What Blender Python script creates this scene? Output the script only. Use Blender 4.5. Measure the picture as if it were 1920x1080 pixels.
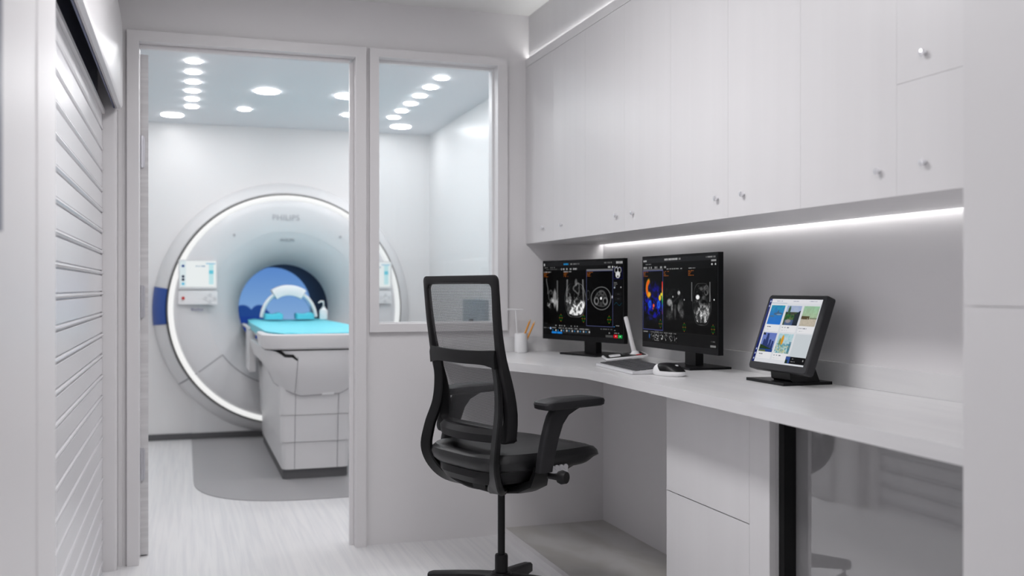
import bpy, bmesh, math, random
import numpy as np
from mathutils import Vector, Matrix

scn = bpy.context.scene
for o in list(bpy.data.objects):
    bpy.data.objects.remove(o, do_unlink=True)
C = scn.collection
PI = math.pi

# ------------------------------------------------------------------ camera, world, exposure, main lights
CAM_H = 1.04
cam_d = bpy.data.cameras.new('camera')
cam = bpy.data.objects.new('camera', cam_d)
C.objects.link(cam)
cam.location = (0, 0, CAM_H)
cam.rotation_euler = (PI / 2, 0, -math.radians(18.2))
cam_d.sensor_width = 36
cam_d.lens = 35
cam_d.clip_start = 0.02
cam_d.dof.use_dof = True
cam_d.dof.focus_distance = 3.05
cam_d.dof.aperture_fstop = 2.6
scn.camera = cam

scn.view_settings.view_transform = 'Standard'
scn.view_settings.look = 'None'
scn.view_settings.gamma = 1.0
scn.view_settings.exposure = 0.0
scn.view_settings.use_curve_mapping = False

w = bpy.data.worlds.new('world')
scn.world = w
w.use_nodes = True
w.node_tree.nodes['Background'].inputs[0].default_value = (0.8, 0.83, 0.9, 1)
w.node_tree.nodes['Background'].inputs[1].default_value = 0.05

def area_light(name, loc, sx, sy, power, color=(1, 1, 1), rot=(0, 0, 0)):
    d = bpy.data.lights.new(name, 'AREA')
    d.shape = 'RECTANGLE'
    d.size, d.size_y = sx, sy
    d.energy = power
    d.color = color
    o = bpy.data.objects.new(name, d)
    o.location = loc
    o.rotation_euler = rot
    C.objects.link(o)
    return o

PANELS = [(0.42, 0.35, 6.5), (0.42, 2.40, 15.3)]       # control room ceiling luminaires (x, y, watts)
for px, py, pw in PANELS:
    area_light('ceiling_panel_light', (px, py, 2.163), 0.26, 1.0, pw, (1.0, 0.985, 1.0))
MRI_SMALL = [(0.042, 5.205 + 0.26 * i) for i in range(0, 6)] + [(1.313, 5.205 + 0.26 * i) for i in range(0, 6)] + [(0.358, 6.5), (1.013, 6.5)]
MRI_LARGE = [(-0.077, 6.86), (1.437, 6.86), (0.45, 5.87), (0.91, 5.87), (0.042, 4.45), (0.45, 4.45), (0.91, 4.45), (1.313, 4.45)]  # last four are unseen fill lights, added to brighten the scan room
MRI_EMIT = 61.0

# ------------------------------------------------------------------ materials
def nt(m):
    return m.node_tree.nodes, m.node_tree.links

def mat(name, col, rough=0.5, metal=0.0, spec=0.5, emit=None, es=1.0, bump=None, coat=0.0):
    m = bpy.data.materials.new(name)
    m.use_nodes = True
    N, L = nt(m)
    b = N['Principled BSDF']
    b.inputs['Base Color'].default_value = (*col, 1)
    b.inputs['Roughness'].default_value = rough
    b.inputs['Metallic'].default_value = metal
    b.inputs['Specular IOR Level'].default_value = spec
    b.inputs['Coat Weight'].default_value = coat
    b.inputs['Coat Roughness'].default_value = 0.08
    if emit:
        b.inputs['Emission Color'].default_value = (*emit, 1)
        b.inputs['Emission Strength'].default_value = es
    if bump:
        sc, st = bump
        n = N.new('ShaderNodeTexNoise'); n.inputs['Scale'].default_value = sc
        tc = N.new('ShaderNodeTexCoord'); L.new(tc.outputs['Object'], n.inputs['Vector'])
        bp = N.new('ShaderNodeBump'); bp.inputs['Strength'].default_value = st
        bp.inputs['Distance'].default_value = 0.002
        L.new(n.outputs['Fac'], bp.inputs['Height']); L.new(bp.outputs['Normal'], b.inputs['Normal'])
    return m

def grain(name, c1, c2, scale, rough=0.45, stretch=(30, 30, 1.2), detail=6, rlo=0.42, rhi=0.62, spec=0.5, bump=0.05):
    """wood-like streaks: noise stretched along one axis"""
    m = bpy.data.materials.new(name)
    m.use_nodes = True
    N, L = nt(m)
    b = N['Principled BSDF']
    tc = N.new('ShaderNodeTexCoord'); mp = N.new('ShaderNodeMapping')
    mp.inputs['Scale'].default_value = stretch
    L.new(tc.outputs['Object'], mp.inputs['Vector'])
    n = N.new('ShaderNodeTexNoise'); n.inputs['Scale'].default_value = scale
    n.inputs['Detail'].default_value = detail; n.inputs['Distortion'].default_value = 0.6
    L.new(mp.outputs['Vector'], n.inputs['Vector'])
    r = N.new('ShaderNodeValToRGB')
    r.color_ramp.elements[0].position = rlo; r.color_ramp.elements[0].color = (*c1, 1)
    r.color_ramp.elements[1].position = rhi; r.color_ramp.elements[1].color = (*c2, 1)
    L.new(n.outputs['Fac'], r.inputs['Fac']); L.new(r.outputs['Color'], b.inputs['Base Color'])
    b.inputs['Roughness'].default_value = rough
    b.inputs['Specular IOR Level'].default_value = spec
    bp = N.new('ShaderNodeBump'); bp.inputs['Strength'].default_value = bump; bp.inputs['Distance'].default_value = 0.001
    L.new(n.outputs['Fac'], bp.inputs['Height']); L.new(bp.outputs['Normal'], b.inputs['Normal'])
    return m

M = {}
M['wall'] = mat('painted_wall', (0.78, 0.765, 0.775), 0.42, bump=(60, 0.03))
M['room_wall'] = mat('scan_room_wall', (0.80, 0.795, 0.80), 0.32)
M['ceil'] = mat('ceiling_paint', (0.80, 0.80, 0.79), 0.6)
M['room_ceil'] = mat('scan_room_ceiling', (0.80, 0.805, 0.835), 0.5)
M['frame'] = mat('frame_paint', (0.76, 0.745, 0.755), 0.35)
M['cab'] = grain('cabinet_white_grain', (0.715, 0.705, 0.715), (0.745, 0.735, 0.745), 1.0, 0.34, (12, 12, 0.3), rlo=0.30, rhi=0.72, bump=0.01)
M['tall'] = mat('tall_cabinet_paint', (0.70, 0.69, 0.70), 0.4)
M['leaf'] = grain('door_edge_grain', (0.62, 0.61, 0.62), (0.70, 0.69, 0.70), 1.0, 0.45, (3, 3, 50), bump=0.0)
M['desk'] = grain('desk_laminate', (0.70, 0.695, 0.705), (0.74, 0.735, 0.74), 1.5, 0.3, (14, 1.5, 14))
M['floor'] = grain('pale_wood_floor', (0.70, 0.70, 0.72), (0.79, 0.785, 0.79), 1.3, 0.32, (40, 1.1, 1), 8, 0.30, 0.60, bump=0.02)
M['plinth'] = grain('platform_floor', (0.50, 0.485, 0.455), (0.58, 0.57, 0.555), 2.2, 0.3, (3, 1.4, 1))
M['mat'] = mat('grey_vinyl', (0.37, 0.365, 0.375), 0.5)
M['skirt'] = mat('dark_skirting', (0.10, 0.10, 0.105), 0.5)
M['shell'] = mat('scanner_shell', (0.71, 0.71, 0.725), 0.3)
M['shell2'] = mat('scanner_funnel', (0.69, 0.70, 0.72), 0.45)
M['shell3'] = mat('couch_shell', (0.76, 0.755, 0.765), 0.35)
M['surround'] = mat('scanner_surround', (0.78, 0.78, 0.79), 0.35)
M['bluepatch'] = mat('blue_panel', (0.025, 0.085, 0.36), 0.4)
M['groove'] = mat('groove_grey', (0.28, 0.28, 0.30), 0.6)
M['bore'] = mat('bore_lining', (0.03, 0.035, 0.06), 0.65, spec=0.2)  # dark navy puts the shade of the unlit tube into its colour
M['cyan'] = mat('cyan_vinyl', (0.16, 0.66, 0.78), 0.5)
M['cyan2'] = mat('cyan_pad', (0.10, 0.62, 0.76), 0.5)
M['white'] = mat('white_plastic', (0.82, 0.82, 0.83), 0.35)
M['offwhite'] = mat('pale_plastic', (0.68, 0.68, 0.69), 0.4)
M['black'] = mat('black_plastic', (0.004, 0.004, 0.0045), 0.38, spec=0.25)
M['black2'] = mat('charcoal_plastic', (0.012, 0.0115, 0.0125), 0.45, spec=0.2)
M['arm'] = mat('arm_plastic', (0.017, 0.0165, 0.0185), 0.45, spec=0.25, bump=(300, 0.1))
M['seat'] = mat('seat_leather', (0.008, 0.008, 0.009), 0.40, spec=0.4, bump=(180, 0.15))
M['bezel'] = mat('monitor_bezel', (0.005, 0.005, 0.006), 0.4, spec=0.15)
M['tabbez'] = mat('panel_bezel', (0.028, 0.028, 0.031), 0.45, spec=0.25)
M['metalbase'] = mat('black_steel', (0.005, 0.005, 0.006), 0.35, spec=0.2)
M['chrome'] = mat('brushed_chrome', (0.85, 0.85, 0.87), 0.28, 1.0)
M['steel'] = mat('hinge_steel', (0.62, 0.62, 0.66), 0.35, 0.8)
M['keys'] = mat('grey_keys', (0.055, 0.055, 0.06), 0.5)
M['silver'] = mat('silver_plastic', (0.62, 0.62, 0.64), 0.35)
M['orange'] = mat('orange_paint', (0.80, 0.33, 0.03), 0.45)
M['wood'] = mat('pencil_wood', (0.75, 0.52, 0.30), 0.6)
M['navy'] = mat('navy_cavity', (0.11, 0.12, 0.17), 0.4)
M['navy_seal'] = mat('navy_seal', (0.0, 0.012, 0.09), 0.35)
M['slat'] = mat('shutter_slat', (0.74, 0.735, 0.755), 0.26)
M['darkgap'] = mat('gap_dark', (0.10, 0.10, 0.10), 0.7)
M['red'] = mat('red_button', (0.55, 0.01, 0.01), 0.4)
M['grey_text'] = mat('lettering_grey', (0.42, 0.42, 0.45), 0.5)
M['blue_text'] = mat('lettering_blue', (0.18, 0.19, 0.34), 0.5)
M['box'] = mat('blue_grey_cabinet', (0.36, 0.42, 0.46), 0.45)
M['ring'] = mat('ring_light', (0.15, 0.15, 0.15), 0.4, emit=(1, 1, 0.99), es=0.80)
M['disc'] = mat('downlight', (0.9, 0.9, 0.9), 0.4, emit=(1.0, 0.985, 0.99), es=MRI_EMIT)
M['disc_dim'] = mat('downlight_dimmed', (0.9, 0.9, 0.9), 0.4, emit=(1.0, 0.985, 0.99), es=MRI_EMIT * 0.5)
M['panel'] = mat('panel_diffuser', (0.9, 0.9, 0.9), 0.4, emit=(1, 1, 1), es=3.0)
M['led'] = mat('led_strip', (0.9, 0.9, 0.9), 0.4, emit=(1.0, 1.0, 0.985), es=8.5)
M['led_top'] = mat('led_strip_upper', (0.9, 0.9, 0.9), 0.4, emit=(1.0, 1.0, 0.985), es=34.0)
M['lever'] = mat('pale_lever', (0.55, 0.55, 0.57), 0.25)
M['smoke'] = mat('smoked_glass', (0.25, 0.247, 0.253), 0.03, spec=0.5)
M['smoke'].node_tree.nodes['Principled BSDF'].inputs['IOR'].default_value = 2.5

def glass_mat():
    m = bpy.data.materials.new('window_glass'); m.use_nodes = True
    N, L = nt(m); N.remove(N['Principled BSDF'])
    t = N.new('ShaderNodeBsdfTransparent'); t.inputs[0].default_value = (0.97, 0.985, 0.99, 1)
    g = N.new('ShaderNodeBsdfGlossy'); g.inputs['Roughness'].default_value = 0.02
    mx = N.new('ShaderNodeMixShader'); mx.inputs[0].default_value = 0.04
    L.new(t.outputs[0], mx.inputs[1]); L.new(g.outputs[0], mx.inputs[2])
    L.new(mx.outputs[0], N['Material Output'].inputs[0])
    return m
M['glass'] = glass_mat()

def acrylic_mat():
    m = bpy.data.materials.new('clear_acrylic'); m.use_nodes = True
    N, L = nt(m); N.remove(N['Principled BSDF'])
    t = N.new('ShaderNodeBsdfTransparent'); t.inputs[0].default_value = (0.92, 0.96, 1, 1)
    g = N.new('ShaderNodeBsdfDiffuse'); g.inputs['Color'].default_value = (0.8, 0.85, 0.95, 1)
    mx = N.new('ShaderNodeMixShader'); mx.inputs[0].default_value = 0.22
    L.new(t.outputs[0], mx.inputs[1]); L.new(g.outputs[0], mx.inputs[2])
    L.new(mx.outputs[0], N['Material Output'].inputs[0])
    return m
M['acrylic'] = acrylic_mat()

def mesh_fabric():
    """open weave: fine rows of dark threads with holes between"""
    m = bpy.data.materials.new('chair_mesh_fabric'); m.use_nodes = True
    N, L = nt(m)
    b = N['Principled BSDF']; b.inputs['Base Color'].default_value = (0.07, 0.07, 0.073, 1)
    b.inputs['Roughness'].default_value = 0.7
    tc = N.new('ShaderNodeTexCoord')
    ws = []
    for ax, sc in (('Z', 240.0), ('Y', 210.0)):
        wv = N.new('ShaderNodeTexWave'); wv.wave_type = 'BANDS'; wv.bands_direction = ax
        wv.inputs['Scale'].default_value = sc / 6.28 * 1.9
        wv.inputs['Distortion'].default_value = 0.6
        wv.inputs['Detail Scale'].default_value = 3
        L.new(tc.outputs['Object'], wv.inputs['Vector']); ws.append(wv)
    mul = N.new('ShaderNodeMath'); mul.operation = 'MULTIPLY'
    L.new(ws[0].outputs['Fac'], mul.inputs[0]); L.new(ws[1].outputs['Fac'], mul.inputs[1])
    mr = N.new('ShaderNodeMapRange')
    mr.inputs['From Min'].default_value = 0.1; mr.inputs['From Max'].default_value = 0.45
    mr.inputs['To Min'].default_value = 0.72; mr.inputs['To Max'].default_value = 0.30
    L.new(mul.outputs[0], mr.inputs['Value'])
    t = N.new('ShaderNodeBsdfTransparent')
    mx = N.new('ShaderNodeMixShader')
    L.new(mr.outputs[0], mx.inputs[0]); L.new(t.outputs[0], mx.inputs[1]); L.new(b.outputs[0], mx.inputs[2])
    L.new(mx.outputs[0], N['Material Output'].inputs[0])
    return m
M['mesh'] = mesh_fabric()

# ------------------------------------------------------------------ mesh helpers
def box(bm, x0, x1, y0, y1, z0, z1):
    v = [bm.verts.new((x, y, z)) for z in (z0, z1) for y in (y0, y1) for x in (x0, x1)]
    for f in ((0, 2, 3, 1), (4, 5, 7, 6), (0, 1, 5, 4), (2, 6, 7, 3), (0, 4, 6, 2), (1, 3, 7, 5)):
        bm.faces.new([v[i] for i in f])

def bx(*a):
    bm = bmesh.new(); box(bm, *a); return bm

def prism(bm, pts, axis, lo, hi):
    """pts 2-D in the plane normal to axis; axis 'x' -> (y,z), 'y' -> (x,z), 'z' -> (x,y)"""
    def P(p, h):
        return {'x': (h, p[0], p[1]), 'y': (p[0], h, p[1]), 'z': (p[0], p[1], h)}[axis]
    a = [bm.verts.new(P(p, lo)) for p in pts]
    b = [bm.verts.new(P(p, hi)) for p in pts]
    n = len(pts)
    bm.faces.new(a[::-1]); bm.faces.new(b)
    for i in range(n):
        bm.faces.new((a[i], a[(i + 1) % n], b[(i + 1) % n], b[i]))

def rings(bm, rs, close=True, cap=True):
    """loft through lists of points; close: each ring is closed"""
    vs = [[bm.verts.new(p) for p in r] for r in rs]
    n = len(vs[0])
    for a, b in zip(vs, vs[1:]):
        for i in range(n if close else n - 1):
            j = (i + 1) % n
            bm.faces.new((a[i], a[j], b[j], b[i]))
    if cap and close:
        bm.faces.new(vs[0][::-1]); bm.faces.new(vs[-1])
    return vs

def circle(c, r, n=24, axis='z', ph=0):
    out = []
    for i in range(n):
        t = ph + 2 * PI * i / n
        u, v = r * math.cos(t), r * math.sin(t)
        out.append({'z': (c[0] + u, c[1] + v, c[2]), 'y': (c[0] + u, c[1], c[2] + v), 'x': (c[0], c[1] + u, c[2] + v)}[axis])
    return out

def cyl(bm, c0, c1, r0, r1=None, n=24):
    r1 = r0 if r1 is None else r1
    tube(bm, [c0, c1], [r0, r1], n)

def tube(bm, path, rad, n=16, cap=True):
    path = [Vector(p) for p in path]
    if not isinstance(rad, (list, tuple)):
        rad = [rad] * len(path)
    rs = []; up = None
    for i, p in enumerate(path):
        d = (path[min(i + 1, len(path) - 1)] - path[max(i - 1, 0)]).normalized()
        if up is None:
            up = Vector((0, 0, 1)) if abs(d.z) < 0.9 else Vector((1, 0, 0))
        s = d.cross(up).normalized(); up = s.cross(d).normalized()
        rs.append([tuple(p + rad[i] * (math.cos(2 * PI * k / n) * s + math.sin(2 * PI * k / n) * up)) for k in range(n)])
    rings(bm, rs, True, cap)

def lathe(bm, prof, c, axis='z', n=48, close_ends=False):
    """prof: list of (r, h) along axis; c: centre"""
    rs = []
    for r, h in prof:
        cc = {'z': (c[0], c[1], c[2] + h), 'y': (c[0], c[1] + h, c[2]), 'x': (c[0] + h, c[1], c[2])}[axis]
        rs.append(circle(cc, max(r, 1e-5), n, axis))
    rings(bm, rs, True, close_ends)

def catmull(pts, sub=6, closed=False):
    P = [Vector(p) for p in pts]; n = len(P); out = []
    rng = n if closed else n - 1
    for i in range(rng):
        if closed:
            p0, p1, p2, p3 = P[(i - 1) % n], P[i], P[(i + 1) % n], P[(i + 2) % n]
        else:
            p0, p1, p2, p3 = P[max(i - 1, 0)], P[i], P[i + 1], P[min(i + 2, n - 1)]
        for k in range(sub):
            t = k / sub
            out.append(0.5 * ((2 * p1) + (p2 - p0) * t + (2 * p0 - 5 * p1 + 4 * p2 - p3) * t * t + (3 * p1 - p0 - 3 * p2 + p3) * t ** 3))
    if not closed:
        out.append(P[-1])
    return out

def rrect(w, d, r, n=5, cx=0, cy=0):
    """rounded rectangle, CCW"""
    pts = []
    for sx, sy, a0 in ((1, 1, 0), (-1, 1, 90), (-1, -1, 180), (1, -1, 270)):
        for k in range(n + 1):
            a = math.radians(a0 + 90 * k / n)
            pts.append((cx + sx * (w / 2 - r) + r * math.cos(a), cy + sy * (d / 2 - r) + r * math.sin(a)))
    return pts

def interp(x, tab):
    if x <= tab[0][0]: return tab[0][1]
    for (x0, y0), (x1, y1) in zip(tab, tab[1:]):
        if x <= x1:
            t = (x - x0) / (x1 - x0); t = t * t * (3 - 2 * t) * 0.3 + t * 0.7
            return y0 + (y1 - y0) * t
    return tab[-1][1]

def parent_origin(p):
    v = Vector((0, 0, 0))
    while p is not None:
        v += p.location; p = p.parent
    return v

def obj(name, bm, m, parent=None, local=False, bevel=0.0, smooth=None, kind=None, label=None, seg=2):
    if bevel > 0:
        bmesh.ops.bevel(bm, geom=[e for e in bm.edges if len(e.link_faces) == 2 and e.calc_face_angle(0) > 0.5],
                        offset=bevel, segments=seg, profile=0.5, affect='EDGES')
    bmesh.ops.recalc_face_normals(bm, faces=bm.faces)
    if smooth is None: smooth = True
    if parent is not None and not local:
        bmesh.ops.translate(bm, vec=-parent_origin(parent), verts=bm.verts)
    me = bpy.data.meshes.new(name); bm.to_mesh(me); bm.free()
    if smooth:
        for p in me.polygons: p.use_smooth = True
        try: me.set_sharp_from_angle(angle=math.radians(35))
        except Exception: pass
    me.materials.append(m)
    o = bpy.data.objects.new(name, me); C.objects.link(o)
    if parent is not None: o.parent = parent
    if kind: o['kind'] = kind
    if label: o['label'] = label
    return o

def thing(name, label, cat, loc=(0, 0, 0), rz=0, group=None, kind=None):
    o = bpy.data.objects.new(name, None); C.objects.link(o)
    o.empty_display_size = 0.05
    o.location = loc; o.rotation_euler = (0, 0, rz)
    if label: o['label'] = label
    if cat: o['category'] = cat
    if group: o['group'] = group
    if kind: o['kind'] = kind
    return o

def tag(o, label, cat, group=None):
    o['label'] = label; o['category'] = cat
    if group: o['group'] = group
    return o

def struct(name, bm, m, bevel=0.0, smooth=None):
    return obj(name, bm, m, None, bevel=bevel, kind='structure', smooth=smooth)

def dup_tree(o, parent=None):
    c = o.copy(); C.objects.link(c)
    if parent is not None: c.parent = parent
    for ch in [x for x in bpy.data.objects if x.parent == o]:
        dup_tree(ch, c)
    return c

def lettering(name, text, size, m, parent, loc, rot, extrude=0.001, space=1.0):
    cu = bpy.data.curves.new(name, 'FONT'); cu.body = text; cu.size = size
    cu.align_x = 'CENTER'; cu.align_y = 'CENTER'; cu.extrude = extrude; cu.space_character = space
    cu.materials.append(m)
    tmp = bpy.data.objects.new(name, cu); C.objects.link(tmp)
    me = bpy.data.meshes.new_from_object(tmp.evaluated_get(bpy.context.evaluated_depsgraph_get()))
    bpy.data.objects.remove(tmp, do_unlink=True)
    me.name = name
    if not me.materials: me.materials.append(m)
    o = bpy.data.objects.new(name, me); C.objects.link(o)
    o.parent = parent; o.location = Vector(loc) - (parent_origin(parent) if parent else Vector()); o.rotation_euler = rot
    return o

# ------------------------------------------------------------------ the setting
XW, YP, ZC = 1.734, 4.0, 2.196           # right wall, partition, ceiling
YF = 7.2                                 # far wall of the scan room
XL = -0.36
struct('floor', bx(-0.95, XW + 0.1, -1.6, 8.7, -0.1, 0.0), M['floor'])
struct('wall_right', bx(XW, XW + 0.1, -1.6, 8.7, 0.0, 2.4), M['wall'])
struct('wall_back', bx(XL - 0.1, XW, -1.6, -1.5, 0, 2.4), M['wall'])
struct('ceiling', bx(XL - 0.1, XW, -1.5, YP + 0.04, ZC, ZC + 0.1), M['ceil'])
struct('ceiling_scan_room', bx(-0.85, XW, YP + 0.1, 8.7, 2.17, 2.27), M['room_ceil'])
# partition with door and window openings
DX0, DX1, DZ = -0.165, 0.655, 1.970
WX0, WX1, WZ0, WZ1 = 0.738, 1.252, 0.888, 1.978
bm = bmesh.new()
T0, T1 = YP, YP + 0.1
for a in ((-0.85, DX0, T0, T1, 0, 2.3), (DX0, DX1, T0, T1, DZ, 2.3), (DX1, WX0, T0, T1, 0, 2.3),
          (WX0, WX1, T0, T1, 0, WZ0), (WX0, WX1, T0, T1, WZ1, 2.3), (WX1, XW, T0, T1, 0, 2.3)):
    box(bm, *a)
bmesh.ops.remove_doubles(bm, verts=bm.verts, dist=1e-5)
struct('wall_partition', bm, M['wall'], smooth=False)
# scan-room side skins
struct('wall_scan_left', bx(-0.95, -0.85, YP, 8.7, 0, 2.3), M['room_wall'])
bm = bmesh.new()
H = 0.50; gx, gz = 0.68, 0.895
for a in ((-0.85, gx - H, YF, YF + 0.08, 0, 2.17), (gx + H, XW, YF, YF + 0.08, 0, 2.17),
          (gx - H, gx + H, YF, YF + 0.08, 0, gz - H), (gx - H, gx + H, YF, YF + 0.08, gz + H, 2.17)):
    box(bm, *a)
bmesh.ops.remove_doubles(bm, verts=bm.verts, dist=1e-5)
struct('wall_scan_far', bm, M['room_wall'], smooth=False)
struct('wall_scan_right', bx(XW - 0.012, XW, YP + 0.1, YF, 0, 2.17), M['room_wall'])
struct('wall_scan_rear', bx(-0.85, XW, 8.6, 8.7, 0, 2.17), M['room_wall'])
# dark skirting in the scan room
struct('baseboard_far', bx(-0.85, 0.045, YF - 0.012, YF, 0, 0.042), M['skirt'])
struct('baseboard_far_right', bx(1.315, XW - 0.012, YF - 0.012, YF, 0, 0.042), M['skirt'])
# grey vinyl zone around the couch (laid into the floor)
pts = [(0.045, 7.16), (1.315, 7.16)]
for k in range(0, 25):
    a = PI * k / 24
    ca, sa = math.cos(a), math.sin(a)
    pts.append((0.68 + 0.635 * math.copysign(abs(ca) ** 0.72, ca), 5.62 - 0.67 * abs(sa) ** 0.8))
bm = bmesh.new(); prism(bm, pts, 'z', 0.0, 0.004)
struct('floor_vinyl', bm, M['mat'], smooth=False)
# raised platform under the desk
bm = bmesh.new(); box(bm, 1.287, XW, 1.35, YP, 0.0, 0.029)
struct('trim_1', bm, M['plinth'], bevel=0.002)
bm = bmesh.new(); box(bm, 1.262, 1.286, 1.35, YP, 0.0, 0.0285)
struct('trim_2', bm, M['frame'], bevel=0.004)
# soffit above the wall cabinets
struct('trim_3', bx(1.391, XW, 1.0, YP, 2.012, ZC), M['cab'])

# --- door 1: frame, open leaf, hinges
d1 = thing('door_1', None, None, (DX0, YP, 0), kind='structure')
bm = bmesh.new()
fy0, fy1 = YP - 0.022, YP + 0.11
box(bm, -0.205, -0.163, fy0, fy1, 0, 2.006)
box(bm, 0.650, 0.693, fy0, fy1, 0, 2.006)
box(bm, -0.163, 0.650, fy0, fy1, 1.966, 2.006)
obj('door_frame', bm, M['frame'], d1, bevel=0.004)
bm = bmesh.new()
box(bm, 0.634, 0.6495, YP + 0.03, YP + 0.052, 0, 1.95)
box(bm, -0.1625, 0.634, YP + 0.03, YP + 0.052, 1.95, 1.9655)
obj('door_stop', bm, M['frame'], d1, bevel=0.002)
# leaf swung into the scan room, seen edge-on
bm = bmesh.new()
lx0, ly = -0.166, YP + 0.114
ang = math.radians(93.5)
dv = Vector((math.cos(ang), math.sin(ang), 0)); nv = Vector((-dv.y, dv.x, 0))
base = Vector((-0.134, ly, 0))
def LP(a, b, z): p = base + dv * a + nv * b; return (p.x, p.y, z)
th = 0.034
vs = [bm.verts.new(LP(a, b, z)) for z in (0.006, 1.945) for b in (0, th) for a in (0, 0.80)]
for f in ((0, 2, 3, 1), (4, 5, 7, 6), (0, 1, 5, 4), (2, 6, 7, 3), (0, 4, 6, 2), (1, 3, 7, 5)):
    bm.faces.new([vs[i] for i in f])
leaf = obj('door_leaf', bm, M['leaf'], d1, bevel=0.002)
for z0 in (0.295, 0.925, 1.505):
    bm = bmesh.new()
    cyl(bm, (-0.1575, YP + 0.109, z0), (-0.1575, YP + 0.109, z0 + 0.125), 0.0065, n=16)
    box(bm, -0.1565, -0.146, YP + 0.1105, YP + 0.1125, z0 + 0.004, z0 + 0.121)
    obj('hinge', bm, M['steel'], leaf)

# --- window 1
w1 = thing('window_1', None, None, (WX0, YP, WZ0), kind='structure')
bm = bmesh.new()
fy0, fy1 = YP - 0.022, YP + 0.11
X0, X1, Z0, Z1 = 0.7067, 1.289, 0.862, 2.006
x0, x1, z0, z1 = 0.7447, 1.246, 0.895, 1.972
box(bm, X0, x0, fy0, fy1, Z0, Z1); box(bm, x1, X1, fy0, fy1, Z0, Z1)
box(bm, x0, x1, fy0, fy1, Z0, z0); box(bm, x0, x1, fy0, fy1, z1, Z1)
obj('window_frame', bm, M['frame'], w1, bevel=0.003)
bm = bmesh.new()
b0, b1 = YP + 0.035, YP + 0.06
box(bm, x0, x0 + 0.009, b0, b1, z0, z1); box(bm, x1 - 0.009, x1, b0, b1, z0, z1)
box(bm, x0 + 0.009, x1 - 0.009, b0, b1, z0, z0 + 0.005); box(bm, x0 + 0.009, x1 - 0.009, b0, b1, z1 - 0.012, z1)
obj('glazing_bead', bm, M['white'], w1, bevel=0.002)
obj('window_pane', bx(x0 + 0.009, x1 - 0.009, YP + 0.045, YP + 0.051, z0 + 0.005, z1 - 0.012), M['glass'], w1)

# --- left wall behind the shutter, jambs
struct('wall_left', bx(XL - 0.1, XL, -1.5, YP, 0, ZC), M['wall'])
XF = -0.237
bm = bmesh.new()                                        # near pier, plain wall and its far return
prism(bm, [(XL, -1.5), (XF, -1.5), (XF, 1.832), (XF + 0.003, 1.836), (XF + 0.003, 2.078), (XF - 0.017, 2.096), (XL, 2.096)], 'z', 0, ZC)
struct('trim_4', bm, M['wall'], bevel=0.0)
bm = bmesh.new(); box(bm, XF, XF + 0.005, 1.845, 1.852, 0, ZC)
bm.free()
bm = bmesh.new()                                        # far jamb of the shutter opening with rounded edge
prof = [(XL, 3.93)]
prof += [(-0.249 + 0.012 * math.sin(math.radians(a)), 3.942 - 0.012 * math.cos(math.radians(a))) for a in range(0, 91, 15)]
prof += [(-0.237, YP - 0.002), (XL, YP - 0.002)]
prism(bm, prof, 'z', 0, ZC)
struct('trim_5', bm, M['frame'])
# narrow reveal strip between the jamb and the door frame
bm = bmesh.new(); box(bm, -0.2365, -0.222, YP - 0.012, YP, 0, 1.9)
struct('trim_6', bm, M['frame'], bevel=0.003)

# roller shutter
sh = thing('roller_shutter', 'white horizontal-slat roller shutter filling the opening on the left', 'shutter', (-0.285, 3.0, 0))
SP = 0.0755
bm = bmesh.new()
prof = []
zt = 1.631
k = 0
z = 0.002
prof.append((-0.305, 0.0))
zs = []
zz = zt
while zz > 0.0:
    zs.append(zz); zz -= SP
zs = zs[::-1]
for zc in zs:                       # every slat: flat face, small bead and groove at its top edge
    prof += [(-0.2865, zc - 0.018), (-0.2925, zc - 0.0155), (-0.2925, zc - 0.0130), (-0.2850, zc - 0.0115), (-0.2825, zc - 0.007),
             (-0.2835, zc - 0.0025), (-0.2925, zc - 0.0015), (-0.2925, zc + 0.0010), (-0.2865, zc + 0.0035)]
prof = [(-0.2865, 0.0)] + prof[1:] + [(-0.2865, 1.676), (-0.300, 1.676), (-0.300, 0.0)]
prism(bm, prof, 'y', 2.097, 3.929)
obj('slat_curtain', bm, M['slat'], sh, smooth=False)
bm = bmesh.new(); box(bm, -0.303, -0.277, 2.098, 3.928, 1.6765, 1.692)
obj('top_rail', bm, M['frame'], sh, bevel=0.004)
bm = bmesh.new()
box(bm, -0.306, -0.302, 2.098, 3.928, 1.694, 2.12)
box(bm, -0.302, -0.298, 2.098, 3.928, 1.742, 1.746)
obj('housing_liner', bm, M['navy'], sh)
bm = bmesh.new(); cyl(bm, (-0.335, 2.10, 1.80), (-0.335, 3.926, 1.80), 0.022, n=24)
obj('shutter_roll', bm, M['navy'], sh)
bm = bmesh.new()
outer = [(-0.243, 1.703), (-0.233, 1.695), (-0.222, 1.700), (-0.217, 1.712), (-0.217, 1.97), (-0.219, 2.02), (-0.227, 2.07), (-0.241, 2.12), (-0.262, 2.16), (-0.29, 2.19)]
inner = [(-0.292, 2.17), (-0.272, 2.15), (-0.257, 2.12), (-0.246, 2.07), (-0.243, 1.97)]
prism(bm, outer + inner, 'y', 2.098, 3.9285)
obj('housing_cover', bm, M['frame'], sh)
bm = bmesh.new(); box(bm, -0.2485, -0.2435, 2.10, 3.926, 1.700, 1.725)
obj('seal_strip', bm, M['navy_seal'], sh, bevel=0.001)

# dark-rimmed panel on the near left wall, only its edge in view
bm = bmesh.new(); box(bm, XF + 0.0005, XF + 0.008, 0.75, 1.462, 1.115, 1.95)
tag(obj('wall_display', bm, M['navy'], None, bevel=0.003), 'dark navy panel on the near left wall, only its edge in the picture', 'panel')

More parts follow.
